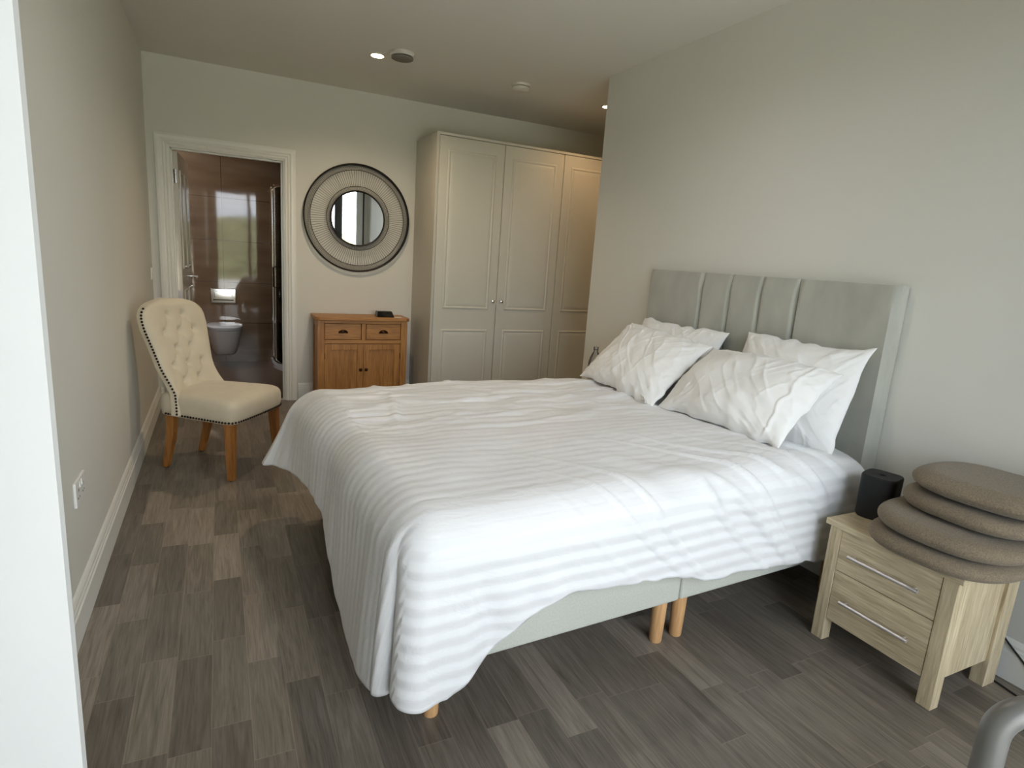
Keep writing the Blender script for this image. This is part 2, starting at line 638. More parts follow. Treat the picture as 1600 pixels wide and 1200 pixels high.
# ------------------------------------------------------------------ the setting
T = 0.12
struct(box(XL - T, 4.4, -0.75, YB + 0.002, -0.1, 0.0).build('floor', M_FLOOR))
struct(box(XL - T, 4.4 + T, -0.75, 7.25, H, H + 0.1).build('ceiling', M_CEIL))
struct(box(XL - T, XL, YW - T, YB + T, 0, H).build('wall_left', M_WALL))
# the right wall stops at the dressing corridor; its end face shows
struct(box(XR, XR + 0.14, YW - T, YP, 0, H).build('wall_right', M_WALL))
struct(box(XR + 0.14, 4.4, YP - T, YP, 0, H).build('wall_corridor', M_WALL))
struct(box(4.4, 4.4 + T, YP - T, YB + T, 0, H).build('wall_corridor_end', M_WALL))
DX0, DX1, DZ = -0.300, 0.476, 1.935
b = MB()
b.box(XL, DX0 - 0.02, YB, YB + T, 0, H)
b.box(DX1 + 0.02, 4.4, YB, YB + T, 0, H)
b.box(DX0 - 0.02, DX1 + 0.02, YB, YB + T, DZ + 0.02, H)
struct(b.build('wall_back', M_WALL))
b = MB()
b.box(XL - T, WX0, YW - T, YW, 0, H)
b.box(WX1, XR + 0.1, YW - T, YW, 0, H)
b.box(WX0, WX1, YW - T, YW, WZ1, H)
b.box(WX0, WX1, YW - T, YW, -0.1, WZ0)
struct(b.build('wall_window', M_WALL))
# short white return of the wall beside the window
struct(MB().loft([[(XL, 0.80, z), (-0.174, 0.80, z), (-0.172, 0.812, z), (-0.215, 0.95, z), (XL, 0.95, z)] for z in (0, H)]).build('wall_nib', M_UPVC))

# windows (glazed doors behind the camera)
fr = MB()
yf0, yf1 = YW - 0.09, YW - 0.03
for x0, x1 in ((WX0, WX0 + 0.06), (0.60, 0.665), (1.85, 1.98), (2.33, WX1)):
    fr.box(x0, x1, yf0, yf1, WZ0, WZ1)
fr.box(WX0, WX1, yf0, yf1, WZ0, WZ0 + 0.06)
fr.box(WX0, WX1, yf0, yf1, WZ1 - 0.06, WZ1)
wf = struct(fr.build('window_1', M_GREYFR, bevel=0.003))
pl = box(2.22, 2.33, yf0 - 0.01, yf1 + 0.012, WZ0 + 0.06, WZ1 - 0.06).build('window_jamb', M_UPVC, wf, bevel=0.003)
for x0, x1 in ((WX0 + 0.06, 0.60), (0.665, 1.85), (1.98, 2.22)):
    box(x0, x1, YW - 0.062, YW - 0.058, WZ0 + 0.06, WZ1 - 0.06).build('window_pane', M_GLASS, wf)
struct(box(-6, 9, -9.0, YW - T, -0.14, -0.04).build('floor_bounce_terrace', M_CONC))  # unseen terrace, added pale and deep to bounce sunlight into the room
# hillside outside, seen only as a reflection in the bathroom tiles
n = 60
G = []
for i in range(n + 1):
    row = []
    for j in range(n + 1):
        x = -160 + 320 * i / n
        y = -18 - 150 * j / n
        z = -9 + 14.5 * (j / n) ** 1.2 + 1.6 * math.sin(x * .05 + 1) * (j / n) + 1.1 * math.sin(x * .13 + y * .11)
        row.append((x, y, z))
    G.append(row)
hb = MB().grid(G)
struct(hb.build('ground_hillside', M_GRASS, smooth=True))

# skirting boards: stepped profile
SK = [(0, 0), (0.018, 0), (0.018, 0.098), (0.014, 0.104), (0.014, 0.112), (0.0105, 0.119), (0.0105, 0.127), (0.006, 0.138), (0, 0.145)]


def skirting(name, p0, p1, nrm):
    r0 = [(p0[0] + nrm[0] * d, p0[1] + nrm[1] * d, z) for d, z in SK]
    r1 = [(p1[0] + nrm[0] * d, p1[1] + nrm[1] * d, z) for d, z in SK]
    return struct(MB().loft([r0, r1]).build(name, M_TRIM))


skirting('baseboard_left', (XL, 0.92), (XL, YB), (1, 0))
skirting('baseboard_right', (XR, YW), (XR, YP), (-1, 0))
skirting('baseboard_back', (0.581, YB), (1.5549, YB), (0, -1))
skirting('baseboard_back_left', (XL + 0.018, YB), (-0.412, YB), (0, -1))
skirting('baseboard_nib', (XL + 0.018, 0.80), (-0.174, 0.80), (0, -1))
skirting('baseboard_corridor', (XR, YP), (4.4, YP), (0, 1))

# door opening: lining, architrave, leaf
AR = [(0, 0), (0, 0.012), (0.012, 0.018), (0.020, 0.014), (0.032, 0.022), (0.040, 0.018), (0.052, 0.026), (0.070, 0.026), (0.078, 0.024), (0.086, 0.022), (0.0865, 0)]
lin = MB()
lin.box(DX0 - 0.02, DX0, YB - 0.001, YB + T + 0.001, 0, DZ)
lin.box(DX1, DX1 + 0.02, YB - 0.001, YB + T + 0.001, 0, DZ)
lin.box(DX0 - 0.02, DX1 + 0.02, YB - 0.001, YB + T + 0.001, DZ, DZ + 0.02)
# door stop
lin.box(DX0, DX0 + 0.012, YB + 0.03, YB + 0.065, 0, DZ)
lin.box(DX1 - 0.012, DX1, YB + 0.03, YB + 0.065, 0, DZ)
lin.box(DX0, DX1, YB + 0.03, YB + 0.065, DZ - 0.012, DZ)
door = struct(lin.build('door_1', M_TRIM, bevel=0.0015))
ar = MB()
xi0, xi1, zi = DX0 - 0.008, DX1 + 0.008, DZ + 0.006
ra = [(xi0 - d, YB - t, 0) for d, t in AR]
rb = [(xi0 - d, YB - t, zi + d) for d, t in AR]
rc = [(xi1 + d, YB - t, zi + d) for d, t in AR]
rd = [(xi1 + d, YB - t, 0) for d, t in AR]
ar.loft([ra, rb, rc, rd])
ar.build('architrave', M_TRIM, door)

# leaf: opened into the bathroom, hinged on the left
LX = -0.258
leaf = MB()
LW, LH = 0.74, 1.925
leaf.box(-0.044, 0.0, 0, LW, 0.006, LH)
lf = leaf.build('door_leaf', M_PUTTY, door, bevel=0.002, loc=(LX, YB + T + 0.012, 0), rot=(0, 0, math.radians(-3.2)))
for (y0, y1, z0, z1) in ((0.11, 0.34, 1.05, 1.80), (0.41, 0.64, 1.05, 1.80), (0.11, 0.34, 0.22, 0.88), (0.41, 0.64, 0.22, 0.88)):
    rings = []
    for d, t in ((0, 0.0), (0.0, 0.006), (0.012, 0.008), (0.02, 0.003), (0.05, 0.007)):
        rings.append([(t, y0 + d, z0 + d), (t, y1 - d, z0 + d), (t, y1 - d, z1 - d), (t, y0 + d, z1 - d)])
    MB().loft(rings).build('door_panel', M_PUTTY, lf)
hd = MB()
hd.lathe([(0.026, -0.0), (0.026, -0.008), (0.010, -0.010), (0.010, -0.045)], 20, (0, LW - 0.06, 0.965), 0)
hd.tube([(0.045, LW - 0.06, 0.965), (0.05, LW - 0.08, 0.966), (0.05, LW - 0.19, 0.960)], [0.009, 0.009, 0.007], 10)
hd.lathe([(0.020, 0.0), (0.020, -0.008)], 20, (0, LW - 0.06, 0.88), 0)
hd.tube([(0.012, LW - 0.06, 0.868), (0.03, LW - 0.06, 0.868)], 0.007, 8)
hd.build('door_handle', M_CHROME, lf, smooth=True)
for zc in (1.745, 0.84):
    hg = MB()
    hg.box(-0.042, -0.010, -0.0025, 0.0005, zc - 0.05, zc + 0.05)
    hg.tube([(-0.048, -0.004, zc - 0.05), (-0.048, -0.004, zc + 0.05)], 0.006, 10)
    for dz in (-0.035, -0.012, 0.012, 0.035):
        hg.lathe([(0.004, 0.0), (0.003, -0.001)], 8, (-0.026 + (0.006 if dz > 0 else -0.006), -0.0025, zc + dz), 1)
    hg.build('hinge', M_CHROME if zc > 1 else M_BRUSH, lf)

# bathroom shell
BX0, BX1, BY = -1.1, 1.5, 7.10
struct(box(BX0, BX1, BY, BY + 0.1, 0, H).build('wall_bathroom_back', M_TILE))
struct(box(BX0 - 0.1, BX0, YB + T, BY + 0.1, 0, H).build('wall_bathroom_left', M_TILE_S))
struct(box(BX1, BX1 + 0.1, YB + T, BY + 0.1, 0, H).build('wall_bathroom_right', M_TILE_S))
b = MB()
b.box(BX0, DX0 - 0.021, YB + T, YB + T + 0.01, 0, H)
b.box(DX1 + 0.021, BX1, YB + T, YB + T + 0.01, 0, H)
b.box(DX0 - 0.021, DX1 + 0.021, YB + T, YB + T + 0.01, DZ + 0.021, H)
struct(b.build('wall_bathroom_front', M_TILE))
struct(box(BX0, BX1, YB + 0.002, BY, -0.1, 0.001).build('floor_bathroom', M_BFLOOR))
struct(box(DX0, DX1, YB + 0.0, YB + 0.05, 0.0, 0.006).build('trim_1', M_BRUSH, bevel=0.002))

# ------------------------------------------------------------------ lamps of the place, and unseen ones added for brightness
WARM = (1.0, 0.76, 0.50)


def downlight(x, y, power, label, group, size=math.radians(150), rim=0.052, col=WARM):
    t = empty('ceiling_downlight', (x, y, H), 0, label, 'ceiling light', group)
    MB().lathe([(rim, 0), (rim, -0.006), (rim - 0.006, -0.010), (rim - 0.012, -0.008), (rim - 0.012, -0.004)], 32).build('bezel', M_PLASTIC, t, smooth=True)
    MB().lathe([(rim - 0.013, -0.003), (rim - 0.013, -0.0095), (0.004, -0.012)], 24).build('lamp', M_LAMP, t, smooth=True)
    l_ = bpy.data.lights.new('downlight_beam', 'SPOT')
    l_.energy = power
    l_.color = col
    l_.spot_size = size
    l_.spot_blend = 0.8
    l_.shadow_soft_size = 0.03
    o = bpy.data.objects.new('downlight_beam', l_)
    COL.objects.link(o)
    o.parent = t
    o.location = (0, 0, -0.025)
    return t


downlight(0.973, 4.256, 25, 'glowing recessed downlight in the ceiling beside the larger round extract vent', None)
downlight(2.83, 4.31, 7, 'lit downlight peeping out past the end of the right wall', None, col=(1.0, 0.62, 0.32))
downlight(3.7, 4.31, 5, 'lit downlight deep in the dressing corridor behind the right wall', None, col=(1.0, 0.62, 0.32))
downlight(0.15, 6.2, 4, 'added bathroom downlight above the toilet, unseen beyond the doorway', None)  # no lamp known here; added to brighten the bathroom

downlight(1.05, 2.15, 15, 'added unseen downlight above the bed, brightening the bed top', None, size=math.radians(165), col=(1.0, 0.93, 0.84))  # added fill lamp, lifts the top of the bed against its window side
v = empty('round_extract_vent', (1.10, 4.11, H), 0, 'round white ceiling vent with a grey disc, next to the glowing downlight', 'vent')
MB().lathe([(0.078, 0), (0.078, -0.020), (0.074, -0.026), (0.066, -0.026), (0.066, -0.018)], 40).build('rim', M_PLASTIC, v, smooth=True)
MB().lathe([(0.020, -0.018), (0.070, -0.030), (0.070, -0.038), (0.062, -0.042)], 40).build('disc', M_VENTG, v, smooth=True)
v = empty('smoke_alarm', (2.02, 4.24, H), 0, 'round white smoke alarm on the ceiling in front of the wardrobe', 'smoke alarm')
MB().lathe([(0.066, 0), (0.066, -0.014), (0.062, -0.018), (0.055, -0.018)], 40).build('base', M_PLASTIC, v, smooth=True)
MB().lathe([(0.055, -0.018), (0.060, -0.022), (0.058, -0.036), (0.046, -0.044), (0.02, -0.046)], 40).build('cover', M_PLASTIC, v, smooth=True)

# ------------------------------------------------------------------ wardrobe
WX, WY, WZ = 1.5549, 4.7143, 2.2364
wd = empty('fitted_wardrobe', (WX, WY, 0), 0, 'tall fitted sage-grey wardrobe with panelled doors against the back wall', 'wardrobe')
WR = 4.4 - WX
DWA = YB - WY
c = MB()
c.box(0, 0.022, 0, DWA, 0, WZ)                      # side
c.box(0.022, WR, 0.022, DWA, WZ - 0.022, WZ)
c.box(0.022, WR, 0.03, DWA, 0.09, 0.11)
c.box(0.022, WR, DWA - 0.01, DWA, 0.11, WZ - 0.022)
c.build('carcass', M_WARD_D, wd, bevel=0.0015)
box(0.022, WR, 0, 0.022, WZ - 0.020, WZ).build('top_rail', M_WARD, wd, bevel=0.0015)
box(0.022, WR, 0.04, 0.055, 0, 0.09).build('plinth', M_WARD, wd)
dw = 0.5655
for i in range(5):
    x0 = 0.0245 + dw * i
    x1 = x0 + dw - 0.004
    dr = MB()
    dr.box(x0, x1, 0.0, 0.019, 0.095, WZ - 0.0245)
    d_ = dr.build('door', M_WARD, wd, bevel=0.003, bseg=3)
    for (z0, z1) in ((0.195, 0.693), (0.865, 2.118)):
        a0, a1 = x0 + 0.072, x1 - 0.092 + 0.02
        rings = []
        for dd, t in ((0, 0.002), (0.0, -0.0005), (0.006, -0.0045), (0.013, -0.005), (0.022, -0.001), (0.034, -0.0035), (0.05, -0.0045)):
            rings.append([(a0 + dd, t, z0 + dd), (a1 - dd, t, z0 + dd), (a1 - dd, t, z1 - dd), (a0 + dd, t, z1 - dd)])
        MB().loft(rings).build('raised_panel', M_WARD, d_)
    kx = (x1 - 0.036) if i % 2 == 0 else (x0 + 0.040)
    MB().lathe([(0.009, 0), (0.007, 0.008), (0.013, 0.014), (0.016, 0.021), (0.013, 0.028), (0.005, 0.031)], 20, (kx, 0, 0.94), 1).build('knob', M_CHROME, d_, smooth=True)

# ------------------------------------------------------------------ oak cabinet
CX0, CX1, CY0, CZ = 0.70, 1.44, 4.97, 0.755
cb = empty('oak_sideboard', (CX0, CY0, 0), 0, 'small oak sideboard with two drawers over two doors, below the round mirror', 'cabinet')
cw, cd = CX1 - CX0, YB - 0.02 - CY0
boxes('corner_post', M_OAKZ, cb, [(xa, xa + 0.055, ya, ya + 0.05, 0, 0.72) for xa in (0, cw - 0.055) for ya in (0, cd - 0.05)], 0.003)
boxes('front_rail', M_OAKX, cb, [(0.055, cw - 0.055, 0.004, 0.03, a, b_) for a, b_ in ((0.695, 0.72), (0.528, 0.56), (0.055, 0.085))], 0.002)
box(cw / 2 - 0.018, cw / 2 + 0.018, 0.004, 0.03, 0.56, 0.695).build('centre_stile', M_OAKZ, cb, bevel=0.002)
c = MB()
c.box(0.008, 0.024, 0.05, cd - 0.05, 0.06, 0.72)
c.box(0.003, 0.03, 0.05, cd - 0.05, 0.66, 0.72)
c.box(0.003, 0.03, 0.05, cd - 0.05, 0.06, 0.11)
c.build('side_panel', M_OAKZ, cb, bevel=0.0015)
box(cw - 0.024, cw - 0.008, 0.05, cd - 0.05, 0.06, 0.72).build('side_panel', M_OAKZ, cb, bevel=0.0015)
c = MB()
c.box(0.03, cw - 0.03, 0.03, cd - 0.004, 0.06, 0.075)
c.box(0.03, cw - 0.03, cd - 0.012, cd - 0.004, 0.075, 0.72)
c.build('carcass', M_OAKX, cb)
tp = MB()
ch = 0.028
o_ = 0.018
ol = [(-o_ + ch, -o_), (cw + o_ - ch, -o_), (cw + o_, -o_ + ch), (cw + o_, cd), (-o_, cd), (-o_, -o_ + ch)]
tp.loft([[(x, y, 0.72) for x, y in ol], [(x, y, 0.748) for x, y in ol]])
tp.build('tabletop', M_OAKX, cb, bevel=0.004)
for k in range(2):
    x0 = 0.0575 if k == 0 else cw / 2 + 0.0205
    x1 = cw / 2 - 0.0205 if k == 0 else cw - 0.0575
    d_ = box(x0 + 0.0015, x1 - 0.0015, 0.006, 0.028, 0.564, 0.692).build('drawer', M_OAKX, cb, bevel=0.002)
    xm = (x0 + x1) / 2
    hm = MB()
    for sgn in (1,):
        G = []
        for i in range(13):
            a = math.pi * i / 12
            row = []
            for j in range(7):
                bb = math.pi / 2 * j / 6
                row.append((xm - 0.040 * math.cos(a) * math.cos(bb * 0.999), 0.006 - 0.020 * math.sin(bb) * math.sin(a) ** 0.5, 0.615 + 0.030 * math.sin(a) * math.cos(bb * 0.92)))
            G.append(row)
        hm.grid(G)
    hm.build('cup_handle', M_BRONZE, d_, smooth=True)
for k in range(2):
    x0 = 0.0575 if k == 0 else cw / 2 + 0.001
    x1 = cw / 2 - 0.001 if k == 0 else cw - 0.0575
    c = MB()
    s_ = 0.05
    c.box(x0, x0 + s_, 0.006, 0.028, 0.088, 0.525)
    c.box(x1 - s_, x1, 0.006, 0.028, 0.088, 0.525)
    c.box(x0 + s_, x1 - s_, 0.0063, 0.028, 0.088, 0.088 + s_)
    c.box(x0 + s_, x1 - s_, 0.0063, 0.028, 0.525 - s_, 0.525)
    c.box(x0 + s_, x1 - s_, 0.015, 0.024, 0.088 + s_, 0.525 - s_)
    d_ = c.build('door', M_OAKZ, cb, bevel=0.002)
    kx = x1 - 0.022 if k == 0 else x0 + 0.022
    MB().lathe([(0.007, 0), (0.006, 0.008), (0.013, 0.013), (0.014, 0.019), (0.009, 0.025), (0.003, 0.027)], 18, (kx, 0.006, 0.31), 1).build('knob', M_BRONZE, d_, smooth=True)
    hx_ = x0 - 0.001 if k == 0 else x1 + 0.001
    MB().tube([(hx_, 0.005, 0.40), (hx_, 0.005, 0.45)], 0.004, 8).build('hinge', M_BRONZE, d_)

rt = MB()
r0 = [(x, y, 0.748) for x, y in ((1.19, 5.02), (1.34, 5.02), (1.34, 5.12), (1.19, 5.12))]
r1 = [(x, y, 0.795) for x, y in ((1.205, 5.06), (1.325, 5.06), (1.332, 5.12), (1.198, 5.12))]
router = rt.loft([r0, r1]).build('set_top_box', M_BLACKG, bevel=0.006, bseg=3)
tag(router, 'small black wedge-shaped device on top of the oak sideboard', 'electronic device')
ppr = box(1.335, 1.40, 5.0, 5.05, 0.748, 0.7495).build('paper_slip', M_SWITCH, rot=None)
tag(ppr, 'small pale slip of paper lying beside the black device on the sideboard', 'paper')

# ------------------------------------------------------------------ round mirror
mr = empty('round_wire_mirror', (1.062, YB, 1.547), 0, 'round wall mirror with a wide black wire sunburst frame', 'mirror')


def ring(R, y, r, seg=96, sg=8):
    return [(R * math.cos(2 * math.pi * k / seg), y, R * math.sin(2 * math.pi * k / seg)) for k in range(seg)]


MB().tube(ring(0.434, -0.030, 0), 0.0065, 8, closed=True).build('outer_rim', M_WIRE, mr, smooth=True)
MB().tube(ring(0.430, -0.006, 0), 0.004, 8, closed=True).build('back_rim', M_WIRE, mr, smooth=True)
MB().tube(ring(0.386, -0.036, 0), 0.0028, 6, closed=True).build('middle_ring', M_WIRE, mr, smooth=True)
MB().tube(ring(0.258, -0.044, 0), 0.0028, 6, closed=True).build('inner_ring', M_WIRE, mr, smooth=True)
sp = MB()
for k in range(120):
    a = 2 * math.pi * k / 120
    c_, s_ = math.cos(a), math.sin(a)
    sp.tube([(0.258 * c_, -0.044, 0.258 * s_), (0.386 * c_, -0.036, 0.386 * s_)], 0.0013, 4)
sp.build('spokes', M_WIRE, mr)
sp = MB()
for k in range(360):
    a = 2 * math.pi * (k + .5) / 360
    c_, s_ = math.cos(a), math.sin(a)
    sp.tube([(0.386 * c_, -0.036, 0.386 * s_), (0.432 * c_, -0.030, 0.432 * s_)], 0.0009, 4)
    if k % 2 == 0:
        sp.tube([(0.218 * c_, -0.030, 0.218 * s_), (0.258 * c_, -0.044, 0.258 * s_)], 0.0009, 4)
for R_ in (0.397, 0.408, 0.419):
    sp.tube(ring(R_, -0.0335, 0), 0.0011, 4, closed=True)
for R_ in (0.228, 0.238, 0.248):
    sp.tube(ring(R_, -0.038, 0), 0.0011, 4, closed=True)
sp.build('wire_mesh_band', M_WIREG, mr)
MB().lathe([(0.213, 0.004), (0.213, 0.026), (0.224, 0.030), (0.228, 0.024), (0.226, 0.004)], 96, (0, 0, 0), 1).build('glass_surround', M_WIRE, mr, smooth=True)
MB().lathe([(0.214, 0.020), (0.214, 0.0295)], 96, (0, 0, 0), 1).build('mirror_glass', M_MIRROR, mr)

# ------------------------------------------------------------------ toilet and flush plate
tx = 0.036
tl = empty('wall_hung_toilet', (tx, BY, 0), 0, 'white wall-hung toilet with closed lid seen through the doorway', 'toilet')


def dshape(w, d0, d1, z, nseg=28, flatback=True):
    """D outline: straight at the wall, rounded at the front. y is negative towards the viewer"""
    pts = [(-w, -d0, z), (w, -d0, z)]
    for k in range(nseg + 1):
        a = math.pi * k / nseg
        ca, sa = math.cos(a), math.sin(a)
        pts.append((w * math.copysign(abs(ca) ** 0.75, ca), -(d0 + (d1 - d0) * 0.35) - (d1 - d0) * 0.65 * abs(sa) ** 0.75, z))
    return pts


MB().loft([dshape(0.105, 0.0, 0.33, 0.13), dshape(0.120, 0.0, 0.37, 0.16), dshape(0.145, 0.0, 0.44, 0.27), dshape(0.163, 0.0, 0.50, 0.37), dshape(0.168, 0.0, 0.52, 0.405)]).build('bowl', M_CERAM, tl, smooth=True, bevel=0.004)
MB().loft([dshape(0.163, 0.05, 0.515, 0.408), dshape(0.163, 0.05, 0.515, 0.420)]).build('toilet_seat', M_CERAM, tl, smooth=True, bevel=0.003)
MB().loft([dshape(0.170, 0.05, 0.525, 0.423), dshape(0.172, 0.05, 0.528, 0.437), dshape(0.160, 0.06, 0.51, 0.446), dshape(0.10, 0.1, 0.42, 0.449)]).build('toilet_lid', M_CERAM, tl, smooth=True)
fp = empty('flush_plate', (0.035, BY, 0.717), 0, 'shiny chrome flush plate on the brown tiles above the toilet', 'flush plate')
box(-0.121, 0.121, -0.014, 0, -0.074, 0.074).build('plate', M_CHROME, fp, bevel=0.005, bseg=3)
box(-0.098, 0.098, -0.020, -0.014, -0.050, -0.038).build('button', M_BLACKG, fp, bevel=0.002)
box(-0.085, 0.085, -0.020, -0.014, -0.020, 0.050).build('button', M_CHROME, fp, bevel=0.004)

# shower enclosure (quadrant, against the back and right walls)
se = empty('quadrant_shower', (0.53, BY, 0), 0, 'curved glass shower enclosure with chrome posts at the bathroom right side', 'shower')


def quad(off, z, n_=16, r=0.55):
    pts = [(0.0 + off, 0.0, z), (0.0 + off, -0.30, z)]
    for k in range(1, n_ + 1):
        a = math.pi / 2 * k / n_
        pts.append((r - (r - off) * math.cos(a), -0.30 - (r - off) * math.sin(a) + 0.0, z))
    pts.append((0.965, -0.30 - r + off, z))
    return pts


inn, out = quad(0.012, 0), quad(-0.012, 0)
tr = [(x, y) for x, y, _ in quad(-0.035, 0)] + [(0.965, 0.0)]
MB().loft([[(x, y, 0.0) for x, y in tr], [(x, y, 0.045) for x, y in tr]]).build('shower_tray', M_CERAM, se, bevel=0.004)
MB().tube(quad(0, 0.062), 0.017, 8).build('bottom_rail', M_CHROME, se, smooth=True)
MB().tube(quad(0, 1.86), 0.014, 8).build('top_rail', M_CHROME, se, smooth=True)
g_ = MB()
pts = quad(0, 0)
pts2 = quad(0.005, 0)
for i in range(len(pts) - 1):
    q = [pts[i], pts[i + 1], pts2[i + 1], pts2[i]]
    g_.loft([[(x, y, 0.07) for x, y, _ in q], [(x, y, 1.85) for x, y, _ in q]])
g_.build('curved_glass', M_SGLASS, se)
MB().tube([(0.0, -0.02, 0.05), (0.0, -0.02, 1.88)], 0.024, 10).build('wall_post', M_CHROME, se, smooth=True)
MB().tube([(0.0, -0.32, 0.05), (0.0, -0.32, 1.88)], 0.011, 10).build('door_post', M_CHROME, se, smooth=True)
MB().tube([(0.02, -0.45, 0.85), (-0.03, -0.45, 0.86), (-0.03, -0.45, 1.06), (0.02, -0.45, 1.07)], 0.006, 8).build('door_handle', M_BLACKG, se, smooth=True)

# ------------------------------------------------------------------ sockets and switches
s_ = empty('wall_socket', (XL, 2.318, 0.442), 0, 'double white plug socket low on the left wall', 'wall socket')
box(0, 0.009, -0.073, 0.073, -0.043, 0.043).build('plate', M_SWITCH, s_, bevel=0.003)
for yc in (-0.036, 0.036):
    boxes('pin_hole', M_DARK, s_, [(0.009, 0.0094, yc - 0.004, yc + 0.004, 0.004, 0.013)] + [(0.009, 0.0094, yc + dy - 0.004, yc + dy + 0.004, -0.019, -0.014) for dy in (-0.011, 0.011)])
for yc in (-0.014, 0.014):
    MB().loft([[(0.009, yc - 0.005, 0.012), (0.009, yc + 0.005, 0.012), (0.009, yc + 0.005, 0.032), (0.009, yc - 0.005, 0.032)], [(0.013, yc - 0.005, 0.014), (0.013, yc + 0.005, 0.014), (0.0105, yc + 0.005, 0.030), (0.0105, yc - 0.005, 0.030)]]).build('rocker_switch', M_SWITCH, s_)
s_ = empty('light_switch', (XL, 5.17, 1.02), 0, 'white light switch on the left wall by the bathroom doorway', 'light switch')
box(0, 0.009, -0.043, 0.043, -0.043, 0.043).build('plate', M_SWITCH, s_, bevel=0.003)
box(0.009, 0.0125, -0.006, 0.006, -0.011, 0.011).build('rocker_switch', M_SWITCH, s_, bevel=0.001)

# ------------------------------------------------------------------ upholstered chair
FW = math.atan2(-0.567, 0.824)
ch_ = empty('upholstered_dining_chair', (-0.024, 3.757, 0), FW, 'cream button-back dining chair with dark studs and oak legs by the doorway', 'chair')
# local +x forward, +y to the chair's left (far side from the viewer)


def seat_hw(x):
    t = (x + 0.235) / 0.50
    return 0.195 + 0.070 * t


G = []
nx, ny = 30, 28
sx0, sx1 = -0.235, 0.262
top = []


def seat_top(x, y):
    hw = seat_hw(x)
    u = (x - sx0) / (sx1 - sx0) * 2 - 1
    v_ = y / hw
    e = max(0, 1 - abs(u) ** 5) ** 0.45 * max(0, 1 - abs(v_) ** 5) ** 0.45
    return 0.405 + 0.052 * e + 0.016 * math.cos(u * 1.4) * math.cos(v_ * 1.4)


rings = []
N = 72


def seat_ring(z, s):
    pts = []
    for k in range(N):
        a = 2 * math.pi * k / N
        ca, sa = math.cos(a), math.sin(a)
        p = 12.0
        q = (abs(ca) ** p + abs(sa) ** p) ** (-1 / p)
        u, v_ = ca * q * s, sa * q * s
        xb = (sx0 + sx1) / 2 + u * (sx1 - sx0) / 2
        bow = 0.012 * (1 - v_ * v_) if u > 0 else 0
        pts.append((xb + bow * max(0, u), v_ * seat_hw(xb), z))
    return pts


for z, s in ((0.322, 0.965), (0.330, 0.985), (0.36, 1.0), (0.400, 1.0), (0.422, 0.985), (0.440, 0.94), (0.454, 0.85), (0.464, 0.70), (0.470, 0.45), (0.472, 0.15)):
    rings.append(seat_ring(z, s))
MB().loft(rings).build('seat', M_CREAM, ch_, smooth=True)

# backrest
buttons = []
for r_, (zt, cols) in enumerate(((0.86, 2), (0.77, 3), (0.68, 2), (0.59, 3), (0.50, 2))):
    ys = (-0.06, 0.06) if cols == 2 else (-0.12, 0.0, 0.12)
    for y in ys:
        buttons.append((y, zt))


def back_hw(z):
    t = max(0.0, (z - 0.34) / 0.61)
    base = 0.198 + 0.05 * max(0, min(1, (t - 0.25) / 0.5)) ** 1.2 + 0.035 * max(0, 1 - t / 0.33) ** 1.5
    if t > 0.80:
        k = (t - 0.80) / 0.20
        base *= max(0.0, 1 - k ** 2.6) ** 0.42 if k < 1 else 0
    return max(base, 0.02)


def back_surf(s, z, front=True):
    hw = back_hw(z)
    t = max(0.0, (z - 0.34) / 0.61)
    y = s * hw
    # lean and wrap
    x = -0.168 - 0.150 * t ** 1.1
    x += 0.115 * abs(s) ** 3 * max(0, 1 - max(t, 0.18) / 0.42) ** 1.6      # flares forward round the seat
    x += 0.012 * s * s
    th = 0.075 - 0.015 * t
    if not front:
        return (x - th * 0.5 + 0.02 * s * s, y * 0.985, z)
    edge = max(0, 1 - abs(s) ** 6) ** 0.5
    te = max(0, min(1, (1 - t) / 0.05)) ** 0.5
    puff = 0.030 * edge * te
    d = 0
    for (by, bz) in buttons:
        r2 = ((y - by) ** 2 + (z - bz) ** 2)
        d += 0.020 * math.exp(-r2 / (2 * 0.012 ** 2)) + 0.009 * math.exp(-r2 / (2 * 0.03 ** 2))
    # diamond pleats between the buttons
    for (by, bz) in buttons:
        for (cy_, cz) in buttons:
            if abs(abs(cy_ - by) - 0.06) < 0.004 and 0.05 < cz - bz < 0.13:
                L = math.hypot(cy_ - by, cz - bz)
                ux, uz = (cy_ - by) / L, (cz - bz) / L
                pr = (y - by) * ux + (z - bz) * uz
                if 0 < pr < L:
                    dd = abs(-(y - by) * uz + (z - bz) * ux)
                    d += 0.003 * math.exp(-(dd / 0.008) ** 2)
    return (x + th * 0.35 + puff - d * edge * te, y, z)


bk = MB()
ns, nz_ = 96, 110
zs = [0.335 + (0.95 - 0.335) * (i / nz_) for i in range(nz_ + 1)]
zs = zs[:-1] + [0.9475, 0.9493]
Gf = [[back_surf(-1 + 2 * j / ns, z) for j in range(ns + 1)] for z in zs]
Gb = [[back_surf(1 - 2 * j / ns, z, False) for j in range(ns + 1)] for z in zs]
rings = [a + b_ for a, b_ in zip(Gf, Gb)]
bk.loft(rings)
bkobj = bk.build('backrest', M_CREAM, ch_, smooth=True)
for by, bz in buttons:
    bt = MB()
    p = back_surf(by / back_hw(bz), bz)
    bt.lathe([(0.008, -0.002), (0.008, 0.002), (0.004, 0.005)], 12, (p[0] + 0.004, by, bz), 0)
    bt.build('tufting_button', M_CREAM, bkobj, smooth=True)
# stud lines
st = MB()


